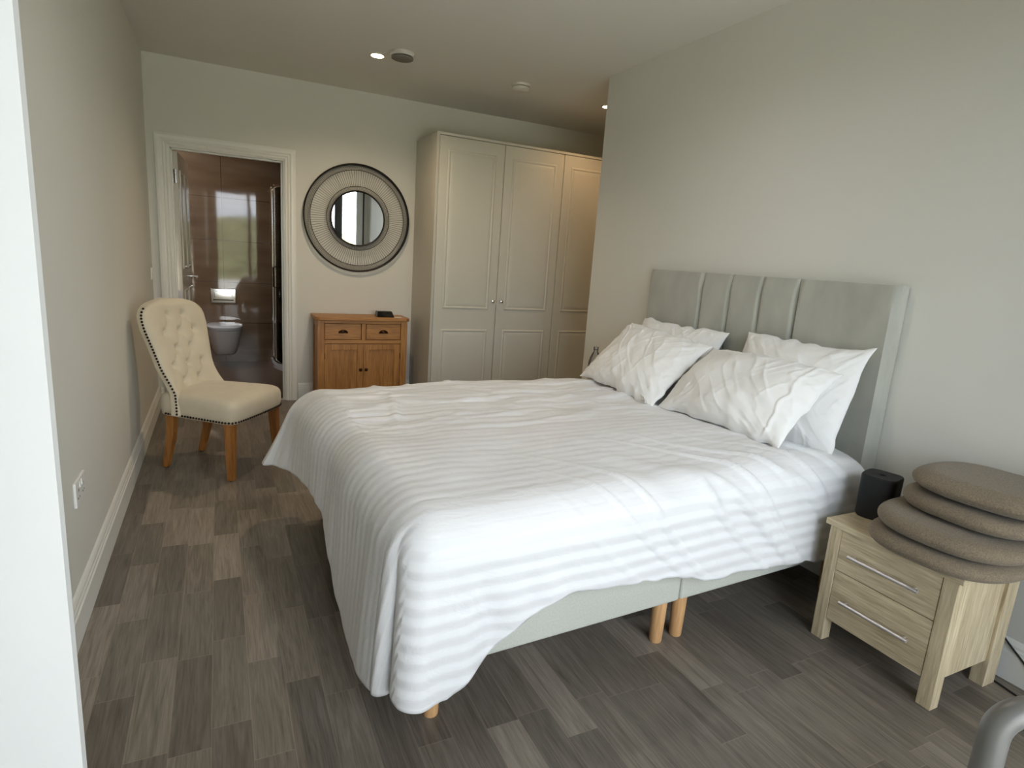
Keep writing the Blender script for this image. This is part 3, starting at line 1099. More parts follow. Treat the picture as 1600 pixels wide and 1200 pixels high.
def stud(p, r=0.0066):
    prof = [(r, -0.001), (r * 0.9, 0.002), (r * 0.5, 0.004)]
    x, y, z = p
    vs, fs = [], []
    # small faceted dome (sphere)
    for i in range(5):
        la = -math.pi / 2 + math.pi * (i + 0.5) / 5
        for k in range(8):
            lo_ = 2 * math.pi * k / 8
            vs.append((x + r * math.cos(la) * math.cos(lo_), y + r * math.cos(la) * math.sin(lo_), z + r * math.sin(la)))
    for i in range(4):
        for k in range(8):
            fs.append((i * 8 + k, i * 8 + (k + 1) % 8, (i + 1) * 8 + (k + 1) % 8, (i + 1) * 8 + k))
    fs.append(tuple(range(8)))
    fs.append(tuple(32 + k for k in range(8)))
    st.add(vs, fs)


for sgn in (-1, 1):
    for i in range(36):
        z = 0.345 + i * 0.0165
        if z > 0.92:
            break
        p = back_surf(sgn * 0.985, z)
        q = back_surf(sgn, z, False)
        stud((p[0] * 0.75 + q[0] * 0.25, sgn * (back_hw(z) + 0.0005), z))
st.build('stud_trim', M_STUD, bkobj, smooth=True)
st = MB()
rg = seat_ring(0.334, 0.993)
# walk the outline at even steps
tot = 0
last = Vector(rg[0])
acc = 0
for k in range(1, len(rg) * 1 + 1):
    cur = Vector(rg[k % N])
    seg = (cur - last).length
    while acc + seg >= 0.019:
        tt = (0.019 - acc) / seg
        last = last.lerp(cur, tt)
        if last.x > -0.20:
            stud(last)
        seg = (cur - last).length
        acc = 0
    acc += seg
    last = cur
st.build('stud_trim', M_STUD, ch_, smooth=True)
for (x, y, x1, y1) in ((0.226, -0.231, 0.215, -0.215), (0.226, 0.231, 0.215, 0.215)):
    def sq(cx, cy, z, h):
        return [(cx - h, cy - h, z), (cx + h, cy - h, z), (cx + h, cy + h, z), (cx - h, cy + h, z)]
    MB().loft([sq(x, y, 0.004, 0.017), sq((x + x1) / 2, (y + y1) / 2, 0.17, 0.021), sq(x1, y1, 0.33, 0.025)]).build('leg', M_CHLEG, ch_, bevel=0.003)
for sgn in (-1, 1):
    rr = []
    for z, xx, yy, h in ((0.004, -0.232, 0.155, 0.0165), (0.08, -0.212, 0.156, 0.018), (0.17, -0.190, 0.158, 0.020), (0.26, -0.178, 0.160, 0.022), (0.345, -0.175, 0.162, 0.023)):
        rr.append([(xx - h, sgn * yy - h, z), (xx + h, sgn * yy - h, z), (xx + h, sgn * yy + h, z), (xx - h, sgn * yy + h, z)])
    MB().loft(rr).build('leg', M_CHLEG, ch_, bevel=0.003)
for (x, y) in ((0.226, -0.231), (0.226, 0.231), (-0.232, -0.155), (-0.232, 0.155)):
    MB().lathe([(0.012, 0.0), (0.012, 0.005)], 14, (x, y, 0)).build('foot_glide', M_CABLE, ch_)

# ------------------------------------------------------------------ bed
TH = 0.0525
BO = (2.338, 1.458, 0)
BL, BWD = 1.90, 1.50
bed = empty('upholstered_divan_bed', BO, TH, 'double bed base upholstered in pale grey with a tall channelled headboard and beech legs', 'bed')
# local: x = -distance from head, y = 0 near side .. 1.5 far side
half = 0.925
for (p0, p1) in ((0.0, half - 0.002), (half + 0.002, BL)):
    o = box(-p1, -p0, 0.0, BWD, 0.172, 0.345).build('divan_base', M_DIVAN, bed, bevel=0.012, bseg=3)
for p in (0.030, half - 0.050, half + 0.045, BL - 0.075):
    for q in (0.048, BWD - 0.048):
        q = 0.028 if (p < 0.1 and q < 0.1) else q
        MB().lathe([(0.0205, 0.0), (0.0225, 0.004), (0.0255, 0.10), (0.0265, 0.172)], 24, (-p, q, 0)).build('leg', M_LEG, bed, smooth=True)

# headboard (not rotated with the mattress: it stands against the wall)
hbx0, hbx1 = 2.352, 2.404
hw0, hw1 = 1.4326, 2.9383
inv = Matrix.Translation(Vector(BO)) @ Matrix.Rotation(TH, 4, 'Z')
hbd = box(hbx0 + 0.012, hbx1, hw0, hw1, 0.18, 1.298).build('headboard', M_VELVET, bed, bevel=0.004)
hbd.matrix_parent_inverse = inv.inverted()
seams = [1.4326, 1.888, 2.092, 2.288, 2.487, 2.9383]
for i in range(5):
    y0, y1 = seams[i] + 0.0005, seams[i + 1] - 0.0005
    if i == 0:
        y0 += 0.0
    w_ = y1 - y0
    rings = []
    zsn = 14
    nyy = 26
    G = []
    for a in range(zsn + 1):
        z = 0.30 + (1.300 - 0.30) * a / zsn
        row = []
        for k in range(nyy + 1):
            y = y0 + w_ * k / nyy
            d0 = min(y - y0, y1 - y)
            e = 1 - max(0, 1 - d0 / 0.020) ** 2.4
            et = 1 - max(0, 1 - (1.300 - z) / 0.02) ** 2.0
            row.append((hbx0 + 0.006 - 0.020 * e * (0.25 + 0.75 * et), y, z))
        G.append(row)
    zt = G[-1]
    zz = [1.300 - (1.300 - 1.297) * 0 for _ in zt]
    g2 = MB().grid(G)
    # close the rear
    back = [[(hbx0 + 0.018, p[1], p[2]) for p in row] for row in (G[0], G[-1])]
    g2.grid([G[-1], back[1]])
    g2.grid([back[0], G[0]])
    g2.grid([[G[a][0] for a in range(zsn + 1)], [(hbx0 + 0.018, G[a][0][1], G[a][0][2]) for a in range(zsn + 1)]])
    g2.grid([[G[a][-1] for a in range(zsn + 1)], [(hbx0 + 0.018, G[a][-1][1], G[a][-1][2]) for a in range(zsn + 1)]])
    g2.grid([[(hbx0 + 0.018, p[1], p[2]) for p in G[0]], [(hbx0 + 0.018, p[1], p[2]) for p in G[-1]]])
    o = g2.build('padded_channel', M_VELVET, hbd, smooth=True)

# mattress with its fitted sheet
mts = MB()
rg = []


def rrect(x0, x1, y0, y1, r, z, n_=8):
    pts = []
    for cx, cy, a0 in ((x1 - r, y1 - r, 0), (x0 + r, y1 - r, 90), (x0 + r, y0 + r, 180), (x1 - r, y0 + r, 270)):
        for k in range(n_ + 1):
            a = math.radians(a0 + 90 * k / n_)
            pts.append((cx + r * math.cos(a), cy + r * math.sin(a), z))
    return pts


for z, d in ((0.348, 0.03), (0.355, 0.012), (0.37, 0.004), (0.40, 0.0), (0.54, 0.0), (0.575, 0.006), (0.59, 0.02), (0.598, 0.045), (0.602, 0.10)):
    rg.append(rrect(-BL + d, -0.005 - d * .4, 0.0 + d, BWD - d, 0.07, z))
mattress = MB().loft(rg).build('mattress', M_COTTON, smooth=True, loc=BO, rot=(0, 0, TH))
tag(mattress, 'thick mattress in a white fitted sheet lying on the grey bed base', 'mattress')

# duvet ---------------------------------------------------------------
TOPZ = 0.635
R = 0.115
q0, q1 = 0.055, 1.445        # straight edges of the flat top (near, far)
pf = 1.845                    # flat top ends towards the foot
ph = 0.075                   # head end of the duvet
rc = 0.06


def smooth_interp(x, xs, ys):
    return np.interp(x, xs, ys)


Nn = 84                      # cells along the length
dstep = 0.0095
na = int((pf - ph) / dstep)
nb_ = int((q1 - q0) / dstep)
nd = 56                      # rows down the sides
A = np.concatenate([np.linspace(ph, pf, na + 1), pf + np.linspace(0, 1, nd + 1)[1:]])
IA = np.concatenate([np.zeros(na + 1), np.linspace(0, 1, nd + 1)[1:]])
Bc = np.concatenate([q0 - np.linspace(1, 0, nd + 1)[:-1], np.linspace(q0, q1, nb_ + 1), q1 + np.linspace(0, 1, nd + 1)[1:]])
IB = np.concatenate([-np.linspace(1, 0, nd + 1)[:-1], np.zeros(nb_ + 1), np.linspace(0, 1, nd + 1)[1:]])
U, V = np.meshgrid(IA, IB, indexing='ij')          # 0..1 beyond foot ; -1..1 beyond near/far
PA, PB = np.meshgrid(np.minimum(A, pf), np.clip(Bc, q0, q1), indexing='ij')
t = np.maximum(U, np.abs(V))
av = np.abs(V)
phi = np.where(t > 0, np.where(av >= U, np.divide(U, np.maximum(av, 1e-9)) * 45, 90 - np.divide(av, np.maximum(U, 1e-9)) * 45), 0.0)  # 0 = side, 90 = foot
ph_r = np.radians(phi)
sgn = np.where(V < 0, -1.0, 1.0)
nx_ = np.sin(ph_r)                 # towards foot
ny_ = np.cos(ph_r) * sgn
ny_ = np.where((t > 0) & (av == 0), 0.0, ny_)
nx_ = np.where((t > 0) & (av == 0), 1.0, nx_)
# hem heights
p_all = PA
near_h = smooth_interp(p_all, [0.0, 0.25, 0.40, 0.58, 0.78, 0.91, 1.03, 1.14, 1.29, 1.44, 1.51, 1.61, 1.65, 1.69, 1.75, 1.80, 1.845], [0.24, 0.236, 0.256, 0.269, 0.288, 0.296, 0.322, 0.335, 0.359, 0.367, 0.356, 0.329, 0.305, 0.275, 0.228, 0.190, 0.168])
near_h = near_h + 0.010 * vnoise(p_all * 7.0, p_all * 0 + 3, 5) + 0.004 * vnoise(p_all * 22.0, p_all * 0 + 3, 6)
foot_h = smooth_interp(PB, [0.0, 0.11, 0.25, 0.40, 0.51, 0.65, 0.8, 1.0, 1.25, 1.445], [0.145, 0.125, 0.11, 0.13, 0.16, 0.26, 0.33, 0.345, 0.32, 0.30])
foot_h = foot_h + 0.006 * vnoise(PB * 9.0, PB * 0 + 8, 7)
cor_near = np.interp(phi, [0, 20, 40, 58, 72, 90], [0.168, 0.162, 0.165, 0.185, 0.150, 0.145])
cor_far = np.interp(phi, [0, 30, 45, 60, 90], [0.34, 0.29, 0.275, 0.285, 0.30])
zh = np.where(phi <= 0, np.where(V < 0, near_h, 0.34), foot_h)
in_cor = (U > 0) & (av > 0)
blend0 = np.clip(1 - phi / 25, 0, 1)
blend1 = np.clip(1 - (90 - phi) / 25, 0, 1)
cor_near = cor_near * (1 - blend0 - blend1) + near_h * blend0 + foot_h * blend1
zh = np.where(in_cor & (V < 0), cor_near, zh)
zh = np.where(in_cor & (V > 0), cor_far, zh)
zh = np.where((U > 0) & (av == 0), foot_h, zh)
Lr = R * math.pi / 2 + (TOPZ - zh - R)
ell = t * Lr
ang = np.minimum(ell / R, math.pi / 2)
outd = R * np.sin(ang)
down = R * (1 - np.cos(ang)) + np.maximum(0, ell - R * math.pi / 2)
st_ = np.clip((down - 0.06) / 0.45, 0, 1)
# flare and folds
flare = 0.02 * st_
flare = np.where((V > 0) & in_cor, 0.15 * np.clip(down / 0.35, 0, 1) ** 1.3, flare)
kf = np.clip((PB - 1.1) / 0.345, 0, 1)
flare = np.where((U > 0) & (av == 0), (0.03 * st_ + 0.10 * kf ** 2 * np.clip(down / 0.35, 0, 1) ** 1.3), flare)
g = lambda x, c0, w0: np.exp(-((x - c0) / w0) ** 2)
foldn = np.where(in_cor & (V < 0), (0.036 * g(phi, 32, 24) - 0.048 * g(phi, 63, 8) + 0.022 * g(phi, 80, 8)), 0.0)
# side continuation of the two big folds
foldn = np.where(in_cor & (V < 0), foldn * (1 - blend0 - blend1) + 0.009 * blend0 + (0.0015 + 0.005 * math.sin(q0 * 9)) * blend1, foldn)
foldn = np.where((V < 0) & (U == 0), 0.009 * g(PA, 1.845, 0.09) - 0.008 * g(PA, 1.68, 0.05) + 0.010 * np.sin(PA * 42 + 1) * g(PA, 1.70, 0.16) * np.clip((pf - PA) / 0.06, 0, 1), foldn)
foldn = np.where((U > 0) & (av == 0), 0.0015 * g(PB, 0.055, 0.05) + 0.005 * np.sin(PB * 9), foldn)
out = outd + flare + foldn * np.clip(down / 0.40, 0, 1.2) ** 1.3
X = PA + nx_ * out
Y = PB + ny_ * out
Z = TOPZ - down
# tuck of the near side towards the head: the fabric hangs over mattress edge
# -------- creases
topmask = np.clip(1 - down / 0.10, 0, 1)
arcw = PA + 0.50 * np.where(V < 0, ell, 0) - 0.85 * np.clip(PB - q0, 0, 0.45) + 0.9 * np.where(V < 0, ell, 0) ** 2
headside = np.clip((1.55 - PA) / 0.5, 0, 1)
cre = ridge(arcw * 8.5 + 0.3 * vnoise(PA * 3, PB * 3, 3), (ell * np.where(V < 0, 1, 0) + (q1 - PB)) * 1.6 + 1.0, 11) ** 1.25
near_zone = np.where(V < 0, 1.0, 0.0) + np.where(V == 0, np.clip(1 - (PB - q0) / 0.40, 0, 1), 0)
hemfade = np.clip(1.25 - t * 0.9, 0, 1)
dn = 0.015 * cre * headside * near_zone * hemfade
dn += 0.006 * vnoise(arcw * 11, ell * 3 + PB * 2, 12) * near_zone * headside
far_zone = np.clip((PB - 0.45) / 0.5, 0, 1) * np.where(U == 0, 1, 0.2)
dn += 0.0075 * vnoise(PA * 3.2 + 0.5 * vnoise(PA * 5, PB * 5, 2), PB * 26 + 1.3 * vnoise(PA * 4, PB * 3, 9), 21) * far_zone
dn += 0.009 * ridge(PA * 2.2 + 3, PB * 13 + 1.2 * vnoise(PA * 3, PB * 4, 19) + PA * 1.0, 23) * far_zone
dn += 0.010 * vnoise(PA * 2.2, PB * 2.6, 31) + 0.005 * vnoise(PA * 7, PB * 8, 32)
# quilting seam crease half way down the bed
seam_c = g((PA - 1.66) + 0.25 * (PB - 0.95), 0, 0.016) * g(PB, 0.95, 0.20)
dn += 0.010 * seam_c
# small loose creases on the foot drop and corner
dn += 0.006 * vnoise(PB * 14, ell * 2.2, 41) * np.where((U > 0), np.clip(down / 0.3, 0, 1), 0) * np.where(in_cor, np.clip(phi / 30, 0, 1), 1)
dn += 0.014 * vnoise((PA + 0.5 * ell) * 10, ell * 4, 43) * np.where((V < 0), np.clip(down / 0.25, 0, 1), 0) * np.clip((PA - 1.35) / 0.3, 0, 1)
# drop towards the hem edge: rolled
nzv = np.cos(ang)
hor = np.sin(ang)
X = X + nx_ * hor * dn
Y = Y + ny_ * hor * dn
Z = Z + nzv * dn
# sag under the pillows' front edge and thin out to the head
Z = Z - 0.022 * np.clip((0.45 - PA) / 0.3, 0, 1) * topmask
Z = Z + 0.012 * np.sin(np.clip((PB - q0) / (q1 - q0), 0, 1) * math.pi) * topmask
nA, nB = X.shape
verts = np.stack([-X, Y, Z], -1).reshape(-1, 3)
faces = []
for i in range(nA - 1):
    for j in range(nB - 1):
        a = i * nB + j
        faces.append((a, a + nB, a + nB + 1, a + 1))
me = bpy.data.meshes.new('duvet')
me.from_pydata(verts.tolist(), [], faces)
uvl = me.uv_layers.new(name='UVMap')
ua = PA + np.where(U > 0, ell * np.where(in_cor, U / np.maximum(t, 1e-9), 1), 0)
ub = PB + sgn * np.where(av > 0, ell * av / np.maximum(t, 1e-9), 0)
uvv = np.stack([ua, ub], -1).reshape(-1, 2)
li = np.zeros(len(me.loops), dtype=np.int32)
me.loops.foreach_get('vertex_index', li)
uvl.data.foreach_set('uv', uvv[li].ravel())
me.materials.append(M_DUVET)
me.polygons.foreach_set('use_smooth', [True] * len(me.polygons))
me.update()
duvet = bpy.data.objects.new('duvet', me)
COL.objects.link(duvet)
duvet.location = BO
duvet.rotation_euler = (0, 0, TH)
sm = duvet.modifiers.new('thick', 'SOLIDIFY')
sm.thickness = 0.014
sm.offset = -1.0 if me.polygons[0].normal.z > 0 else 1.0
tag(duvet, 'rumpled white satin-stripe duvet draped over the whole bed', 'duvet')

# ------------------------------------------------------------------ pillows
def pillow(name, w, h, thick, centre, uaxis, vaxis, seed, label, flap=False, crease=1.0, sag=0.0, ears=0.03):
    nu, nv = 130, 90
    u = np.linspace(-1, 1, nu + 1)
    v_ = np.linspace(-1, 1, nv + 1)
    UU, VV = np.meshgrid(u, v_, indexing='ij')
    # crisp corners, concave sides
    cornr = (UU ** 2) * (VV ** 2)
    Xp = UU * (w / 2) * (1 - 0.030 * (1 - VV ** 2))
    Yp = VV * (h / 2) * (1 - 0.035 * (1 - UU ** 2))
    Xp += np.sign(UU) * ears * (np.abs(UU * VV) ** 8)
    Yp += np.sign(VV) * ears * 0.7 * (np.abs(UU * VV) ** 8)
    Xp += 0.008 * vnoise(VV * 5 + 9, UU * 0 + seed, seed) * np.abs(UU) ** 6
    Yp += 0.010 * vnoise(UU * 6 + 9, UU * 0 + seed, seed + 1) * np.abs(VV) ** 6
    e = np.clip(1 - np.abs(UU) ** 2.6, 0, 1) ** 0.62 * np.clip(1 - np.abs(VV) ** 2.6, 0, 1) ** 0.62
    Zp = thick / 2 * e
    bend = 0.5 * vnoise(UU * 1.6, VV * 1.6, seed + 7)
    wr_ = 0.010 * ridge(UU * 4.2 + 2.6 * VV + bend + 30, VV * 0.55 - UU * .35 + 4, seed + 2) ** 1.3 * (0.5 + 0.5 * vnoise(UU * 1.5 + 4, VV * 1.5, seed + 12))
    wr_ += 0.008 * ridge(UU * 5.5 - 2.0 * VV + bend + 8, VV * 0.6 + UU * .3 + 9, seed + 3) ** 1.3 * np.clip(0.3 + vnoise(UU * 1.5 + 14, VV * 1.5, seed + 13), 0, 1)
    # pulls running in from the corners
    wr_ += 0.006 * ridge(np.arctan2(np.abs(VV) - 1.25, np.abs(UU) - 1.2) * 7 + 20, np.hypot(UU, VV) * 0.8, seed + 14) * np.clip(np.abs(UU * VV) * 2.2, 0, 1)
    wr_ += 0.004 * vnoise(UU * 7 + 5 * VV, VV * 3 - UU * 2, seed + 4)
    edgew = np.clip(1 - e * 1.1, 0, 1)
    wr_ += edgew * 0.007 * vnoise(UU * 12, VV * 12, seed + 5)
    mask = np.clip(e * 3, 0, 1)
    Zf = Zp + crease * wr_ * mask + 0.001
    Zb = -Zp * 0.8 - 0.001 + crease * wr_ * mask * 0.3
    warp = 0.012 * vnoise(UU * 1.5 + 3, VV * 1.5, seed + 8) - sag * (UU ** 2)
    Zf += warp
    Zb += warp
    if flap:
        Zf += 0.006 * np.exp(-((UU - 0.80 - 0.03 * vnoise(VV * 4, UU * 0, seed)) / 0.02) ** 2) * mask
    C = Vector(centre)
    ux = Vector(uaxis).normalized()
    vx = Vector(vaxis)
    vx = (vx - ux * vx.dot(ux)).normalized()
    nx_v = ux.cross(vx)
    mm = Matrix((ux, vx, nx_v)).transposed().to_4x4()
    mm.translation = C
    F_ = np.stack([Xp, Yp, Zf], -1).reshape(-1, 3)
    B_ = np.stack([Xp, Yp, Zb], -1).reshape(-1, 3)
    k = (nu + 1) * (nv + 1)
    fs = []
    idx = lambda i, j: i * (nv + 1) + j
    for i in range(nu):
        for j in range(nv):
            fs.append((idx(i, j), idx(i + 1, j), idx(i + 1, j + 1), idx(i, j + 1)))
            fs.append((k + idx(i, j), k + idx(i, j + 1), k + idx(i + 1, j + 1), k + idx(i + 1, j)))
    for i in range(nu):
        fs.append((idx(i, 0), k + idx(i, 0), k + idx(i + 1, 0), idx(i + 1, 0)))
        fs.append((idx(i, nv), idx(i + 1, nv), k + idx(i + 1, nv), k + idx(i, nv)))
    for j in range(nv):
        fs.append((idx(0, j), idx(0, j + 1), k + idx(0, j + 1), k + idx(0, j)))
        fs.append((idx(nu, j), k + idx(nu, j), k + idx(nu, j + 1), idx(nu, j + 1)))
    me = bpy.data.meshes.new(name)
    me.from_pydata(np.concatenate([F_, B_]).tolist(), [], fs)
    me.materials.append(M_COTTON)
    me.polygons.foreach_set('use_smooth', [True] * len(me.polygons))
    me.update()
    o = bpy.data.objects.new(name, me)
    COL.objects.link(o)
    o.matrix_world = mm
    tag(o, label, 'pillow', 'white pillows against the headboard')
    return o


def lean(a):
    return (math.cos(math.radians(a)), 0, math.sin(math.radians(a)))


# uaxis points towards -y (to the viewer's right), v axis up the slope, normal to the viewer's side
pillow('pillow', 0.64, 0.44, 0.13, (2.215, 2.55, 0.81), (0.02, -1, 0.0), lean(66), 3, 'white pillow almost hidden behind the front pillow at the far side of the bed', crease=0.6, ears=0.008)
pillow('pillow', 0.60, 0.46, 0.15, (2.218, 1.765, 0.822), (0.03, -1, 0.02), lean(68), 14, 'white pillow standing behind the front pillow on the near side, its corners poking out', crease=0.6, ears=0.010)
pf3 = pillow('pillow', 0.66, 0.44, 0.17, (2.020, 2.520, 0.81), (-0.02, -1, -0.05), lean(44), 25, 'creased white pillow leaning in front on the far side of the bed', crease=0.8, ears=0.008)
pillow('pillow', 0.69, 0.42, 0.20, (2.060, 1.862, 0.798), (0.03, -1, 0.0), lean(42), 37, 'plump white pillow with an envelope flap leaning in front on the near side', flap=True, crease=0.6, ears=0.004)
G = []
for i in range(9):
    row = []
    for j in range(7):
        a, b_ = i / 8, j / 6
        row.append((0.012 * math.sin(a * 5) - 0.03 * b_ * 0.3, -0.055 * a, 0.036 * b_ * (1 - 0.35 * a) + 0.006 * math.sin(a * 7 + b_ * 3)))
    G.append(row)
bpy.context.view_layer.update()
tb = MB().grid(G).build('pillowcase_label', M_SWITCH, pf3, smooth=True, fixn=False)
tb.matrix_parent_inverse = pf3.matrix_world.inverted()
tb.location = (1.835, 2.262, 0.665)
tb.modifiers.new('thick', 'SOLIDIFY').thickness = 0.002

# ------------------------------------------------------------------ nightstands
def nightstand(x0, y0, label, group=None):
    w, d = 0.457, 0.385
    t = empty('bedside_table', (x0, y0, 0), 0, label, 'bedside table', group)
    # local x depth (0 front), y width
    for (xa, xb) in ((0.008, 0.052), (d - 0.075, d - 0.006)):
        for ya in (0.012, w - 0.062):
            box(xa, xb, ya, ya + 0.044, 0, 0.438).build('leg', M_SONZ, t, bevel=0.0015)
    box(0.052, d - 0.075, 0.022, 0.036, 0.095, 0.438).build('side_panel', M_SONZ, t, bevel=0.001)
    box(0.052, d - 0.075, w - 0.038, w - 0.024, 0.095, 0.438).build('side_panel', M_SONZ, t, bevel=0.001)
    box(d - 0.02, d - 0.012, 0.062, w - 0.064, 0.095, 0.438).build('back_panel', M_SONY, t)
    box(0.03, d - 0.02, 0.036, w - 0.038, 0.087, 0.095).build('bottom_panel', M_SONY, t)
    box(0.004, d, 0.0, w, 0.438, 0.460).build('tabletop', M_SONY, t, bevel=0.002)
    for z0, z1 in ((0.090, 0.2835), (0.2865, 0.4365)):
        dr = box(0.010, 0.028, 0.0575, w - 0.0635, z0, z1).build('drawer', M_SONY, t, bevel=0.0015)
        zc = z0 + (z1 - z0) * 0.50
        MB().tube([(-0.012, 0.108, zc), (-0.012, w - 0.112, zc)], 0.0062, 10).build('bar_handle', M_BRUSH, dr, smooth=True)
        for yy in (0.125, w - 0.127):
            MB().tube([(0.010, yy, zc), (-0.012, yy, zc)], 0.004, 8).build('handle_mount', M_BRUSH, dr)
    return t


nightstand(1.957, 0.843, 'pale oak two-drawer bedside table carrying the stack of brown cushions', 'bedside tables')
nightstand(1.957, 3.05, 'pale oak bedside table beyond the bed under the water bottle', 'bedside tables')

# speaker
spk = empty('wireless_speaker', (2.155, 1.248, 0.4605), math.radians(14), 'black rounded wireless speaker standing on the near bedside table', 'speaker')
rings = []


def rsq(h, z, p=4.2, n_=48):
    pts = []
    for k in range(n_):
        a = 2 * math.pi * k / n_
        ca, sa = math.cos(a), math.sin(a)
        q = (abs(ca) ** p + abs(sa) ** p) ** (-1 / p)
        pts.append((ca * q * h, sa * q * h, z))
    return pts


MB().loft([rsq(0.052, 0.0), rsq(0.056, 0.004), rsq(0.0585, 0.012), rsq(0.060, 0.15), rsq(0.060, 0.156), rsq(0.058, 0.160)]).build('housing', M_BLACK, spk, smooth=True)
MB().loft([rsq(0.058, 0.160), rsq(0.057, 0.1615), rsq(0.050, 0.1605), rsq(0.01, 0.160)]).build('top_panel', M_BLACK, spk, smooth=True)

# cushions
def cushion(cx, cy, z, rx, ry, th, rz, p, label, tilt=(0, 0), seed=1, pinch=0.9):
    N_ = 96
    prof = []
    K = 18
    rings = []
    for i in range(K + 1):
        a = -math.pi / 2 + math.pi * i / K
        s = math.cos(a)
        s = max(s, 0.0) ** pinch
        inset = 1 - s
        zz = math.sin(a) * th / 2
        sc = 1 - (inset * th * 0.75) / min(rx, ry)
        pts = []
        for k in range(N_):
            b2 = 2 * math.pi * k / N_
            ca, sa = math.cos(b2), math.sin(b2)
            q = (abs(ca) ** p + abs(sa) ** p) ** (-1 / p)
            pts.append((ca * q * rx * sc, sa * q * ry * sc, zz + th / 2))
        rings.append(pts)
    # domed top and bottom
    top = rings[-1]
    for f_ in (0.85, 0.6, 0.3, 0.05):
        rings.append([(x * f_, y * f_, zz + 0.004 * (1 - f_)) for x, y, zz in top])
    mbb = MB().loft(rings)
    # gentle waviness
    vs = np.array(mbb.v)
    vs[:, 2] += 0.0015 * vnoise(vs[:, 0] * 9 + seed, vs[:, 1] * 9, seed)
    mbb.v = [tuple(q) for q in vs]
    o = mbb.build('seat_cushion', M_BOUCLE, smooth=True, loc=(cx, cy, z), rot=(tilt[0], tilt[1], rz))
    # piping seam
    o['label'] = label
    o['category'] = 'cushion'
    o['group'] = 'brown seat cushions stacked on the bedside table'
    sc = 1.004
    pp = []
    for k in range(N_):
        b2 = 2 * math.pi * k / N_
        ca, sa = math.cos(b2), math.sin(b2)
        q = (abs(ca) ** p + abs(sa) ** p) ** (-1 / p)
        x, y = ca * q * rx * (sc - 0.006 / rx), sa * q * ry * (sc - 0.006 / ry)
        pp.append((x, y, th * 0.22 + 0.005 * float(vnoise(np.array([x * 9 + seed]), np.array([y * 9]), seed)[0])))
    return o


cushion(2.122, 0.972, 0.4615, 0.235, 0.212, 0.056, 0.0, 2.6, 'brown boucle seat cushion at the bottom of the stack', seed=2)
cushion(2.130, 0.962, 0.524, 0.225, 0.214, 0.056, 0.05, 2.6, 'brown boucle seat cushion second from the bottom of the stack', seed=5)
cushion(2.198, 0.950, 0.587, 0.198, 0.200, 0.056, -0.04, 2.6, 'brown boucle seat cushion third from the bottom of the stack', seed=8)
cushion(2.205, 0.925, 0.650, 0.190, 0.215, 0.068, 0.1, 2.8, 'brown boucle seat cushion on top of the stack', seed=11, pinch=1.5)

# water bottle on the far bedside table
bx = empty('water_bottle', (2.165, 3.17, 0.46), 0, 'clear plastic water bottle with a pale label standing beyond the pillows', 'bottle')
MB().lathe([(0.036, 0.0), (0.041, 0.006), (0.042, 0.05), (0.040, 0.06), (0.042, 0.07), (0.042, 0.20), (0.041, 0.225), (0.034, 0.255), (0.022, 0.285), (0.014, 0.298), (0.0135, 0.312)], 36).build('bottle_body', M_BOTTLE, bx, smooth=True)
MB().lathe([(0.0428, 0.10), (0.0430, 0.105), (0.0430, 0.185), (0.0428, 0.19)], 36).build('label', M_LABEL, bx, smooth=True)
MB().lathe([(0.0155, 0.308), (0.0155, 0.326), (0.014, 0.328)], 20).build('cap', M_BOTTLE, bx, smooth=True)

# cables by the skirting
cbm = MB()
def spline(P, n_=14):
    P = [Vector(p) for p in P]
    out_ = []
    for i in range(len(P) - 1):
        p0 = P[max(i - 1, 0)]
        p1, p2 = P[i], P[i + 1]
        p3 = P[min(i + 2, len(P) - 1)]
        for k in range(n_):
            t_ = k / n_
            out_.append(0.5 * ((2 * p1) + (-p0 + p2) * t_ + (2 * p0 - 5 * p1 + 4 * p2 - p3) * t_ ** 2 + (-p0 + 3 * p1 - 3 * p2 + p3) * t_ ** 3))
    out_.append(P[-1])
    return out_


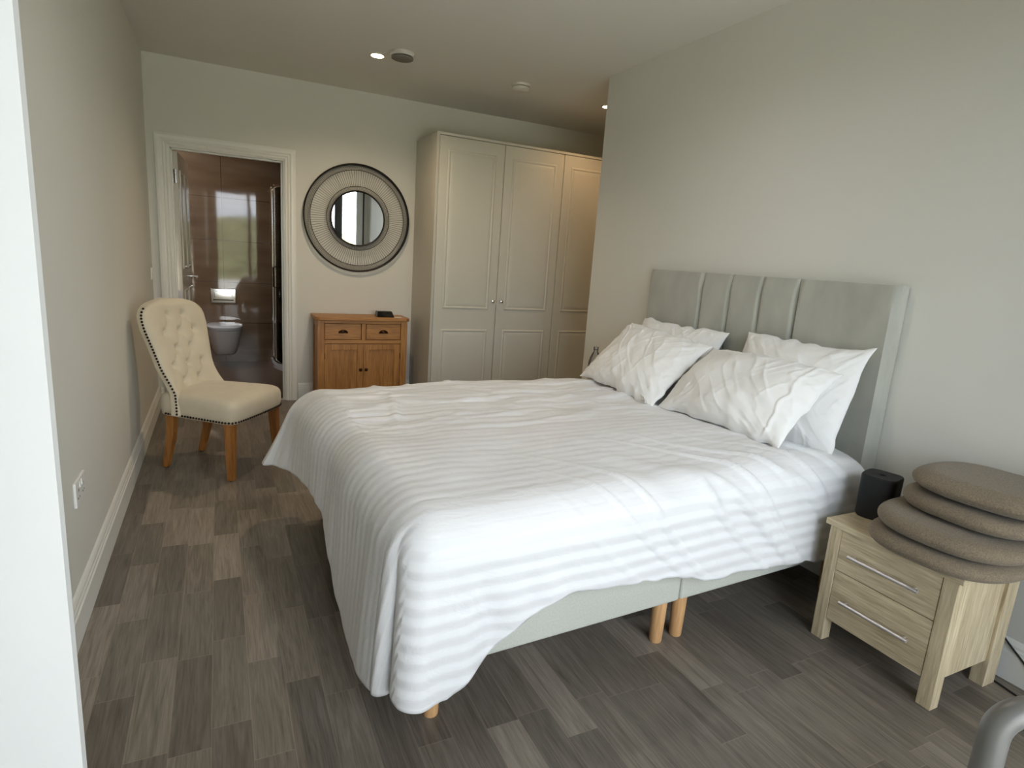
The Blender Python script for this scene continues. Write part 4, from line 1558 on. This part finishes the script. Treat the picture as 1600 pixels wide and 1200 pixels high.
c1 = MB().tube(spline([(2.395, 1.02, 0.40), (2.395, 0.93, 0.20), (2.387, 0.81, 0.092), (2.375, 0.70, 0.03), (2.36, 0.55, 0.004)]), 0.0032, 8).build('power_cable', M_CABLE, smooth=True)
tag(c1, 'thin black cable running straight down the wall behind the near bedside table', 'cable')
c2 = MB().tube(spline([(2.385, 0.95, 0.25), (2.384, 0.885, 0.125), (2.380, 0.89, 0.06), (2.355, 0.885, 0.005), (2.335, 0.83, 0.004), (2.32, 0.74, 0.004), (2.33, 0.6, 0.004)]), 0.0032, 8).build('power_cable', M_CABLE, smooth=True)
tag(c2, 'black cable curling over the skirting board and along the floor by the bedside table', 'cable')

# ------------------------------------------------------------------ grey metal armchair, lower right corner
gc = empty('grey_metal_armchair', (1.0, 0.35, 0), math.atan2(-0.6, 0.8), 'grey tubular metal armchair cut off by the lower right corner', 'chair')


def armloop(y):
    pts = []
    r_ = 0.05
    zt = 0.715
    pts.append((0, y, 0.01))
    pts.append((0, y, 0.3))
    pts.append((0, y, zt - r_))
    for k in range(1, 9):
        a = math.pi / 2 * k / 8
        pts.append((r_ - r_ * math.cos(a), y, zt - r_ + r_ * math.sin(a)))
    pts.append((0.25, y, zt))
    pts.append((0.50, y, zt))
    return pts


for y in (0.0, -0.50):
    MB().tube(armloop(y), 0.0195, 16).build('arm_frame', M_GREYMET, gc, smooth=True)
    MB().tube([(0.56, y, 0.01), (0.50, y, 0.42), (0.50, y, 0.72), (0.56, y, 0.90)], 0.018, 12).build('rear_leg', M_GREYMET, gc, smooth=True)
for xx, zz in ((0.02, 0.40), (0.50, 0.38)):
    MB().tube([(xx, 0.0, zz), (xx, -0.5, zz)], 0.014, 10).build('crossbar', M_GREYMET, gc, smooth=True)
for k in range(8):
    x = 0.035 + k * 0.058
    box(x, x + 0.046, -0.49, -0.01, 0.412 - 0.0025 * k, 0.426 - 0.0025 * k).build('seat_slat', M_GREYMET, gc, bevel=0.002)
for k in range(3):
    z = 0.55 + k * 0.10
    xx = 0.50 + max(0, (z - 0.66)) * 0.32
    box(xx - 0.008, xx + 0.008, -0.49, -0.01, z, z + 0.06).build('back_slat', M_GREYMET, gc, bevel=0.002)
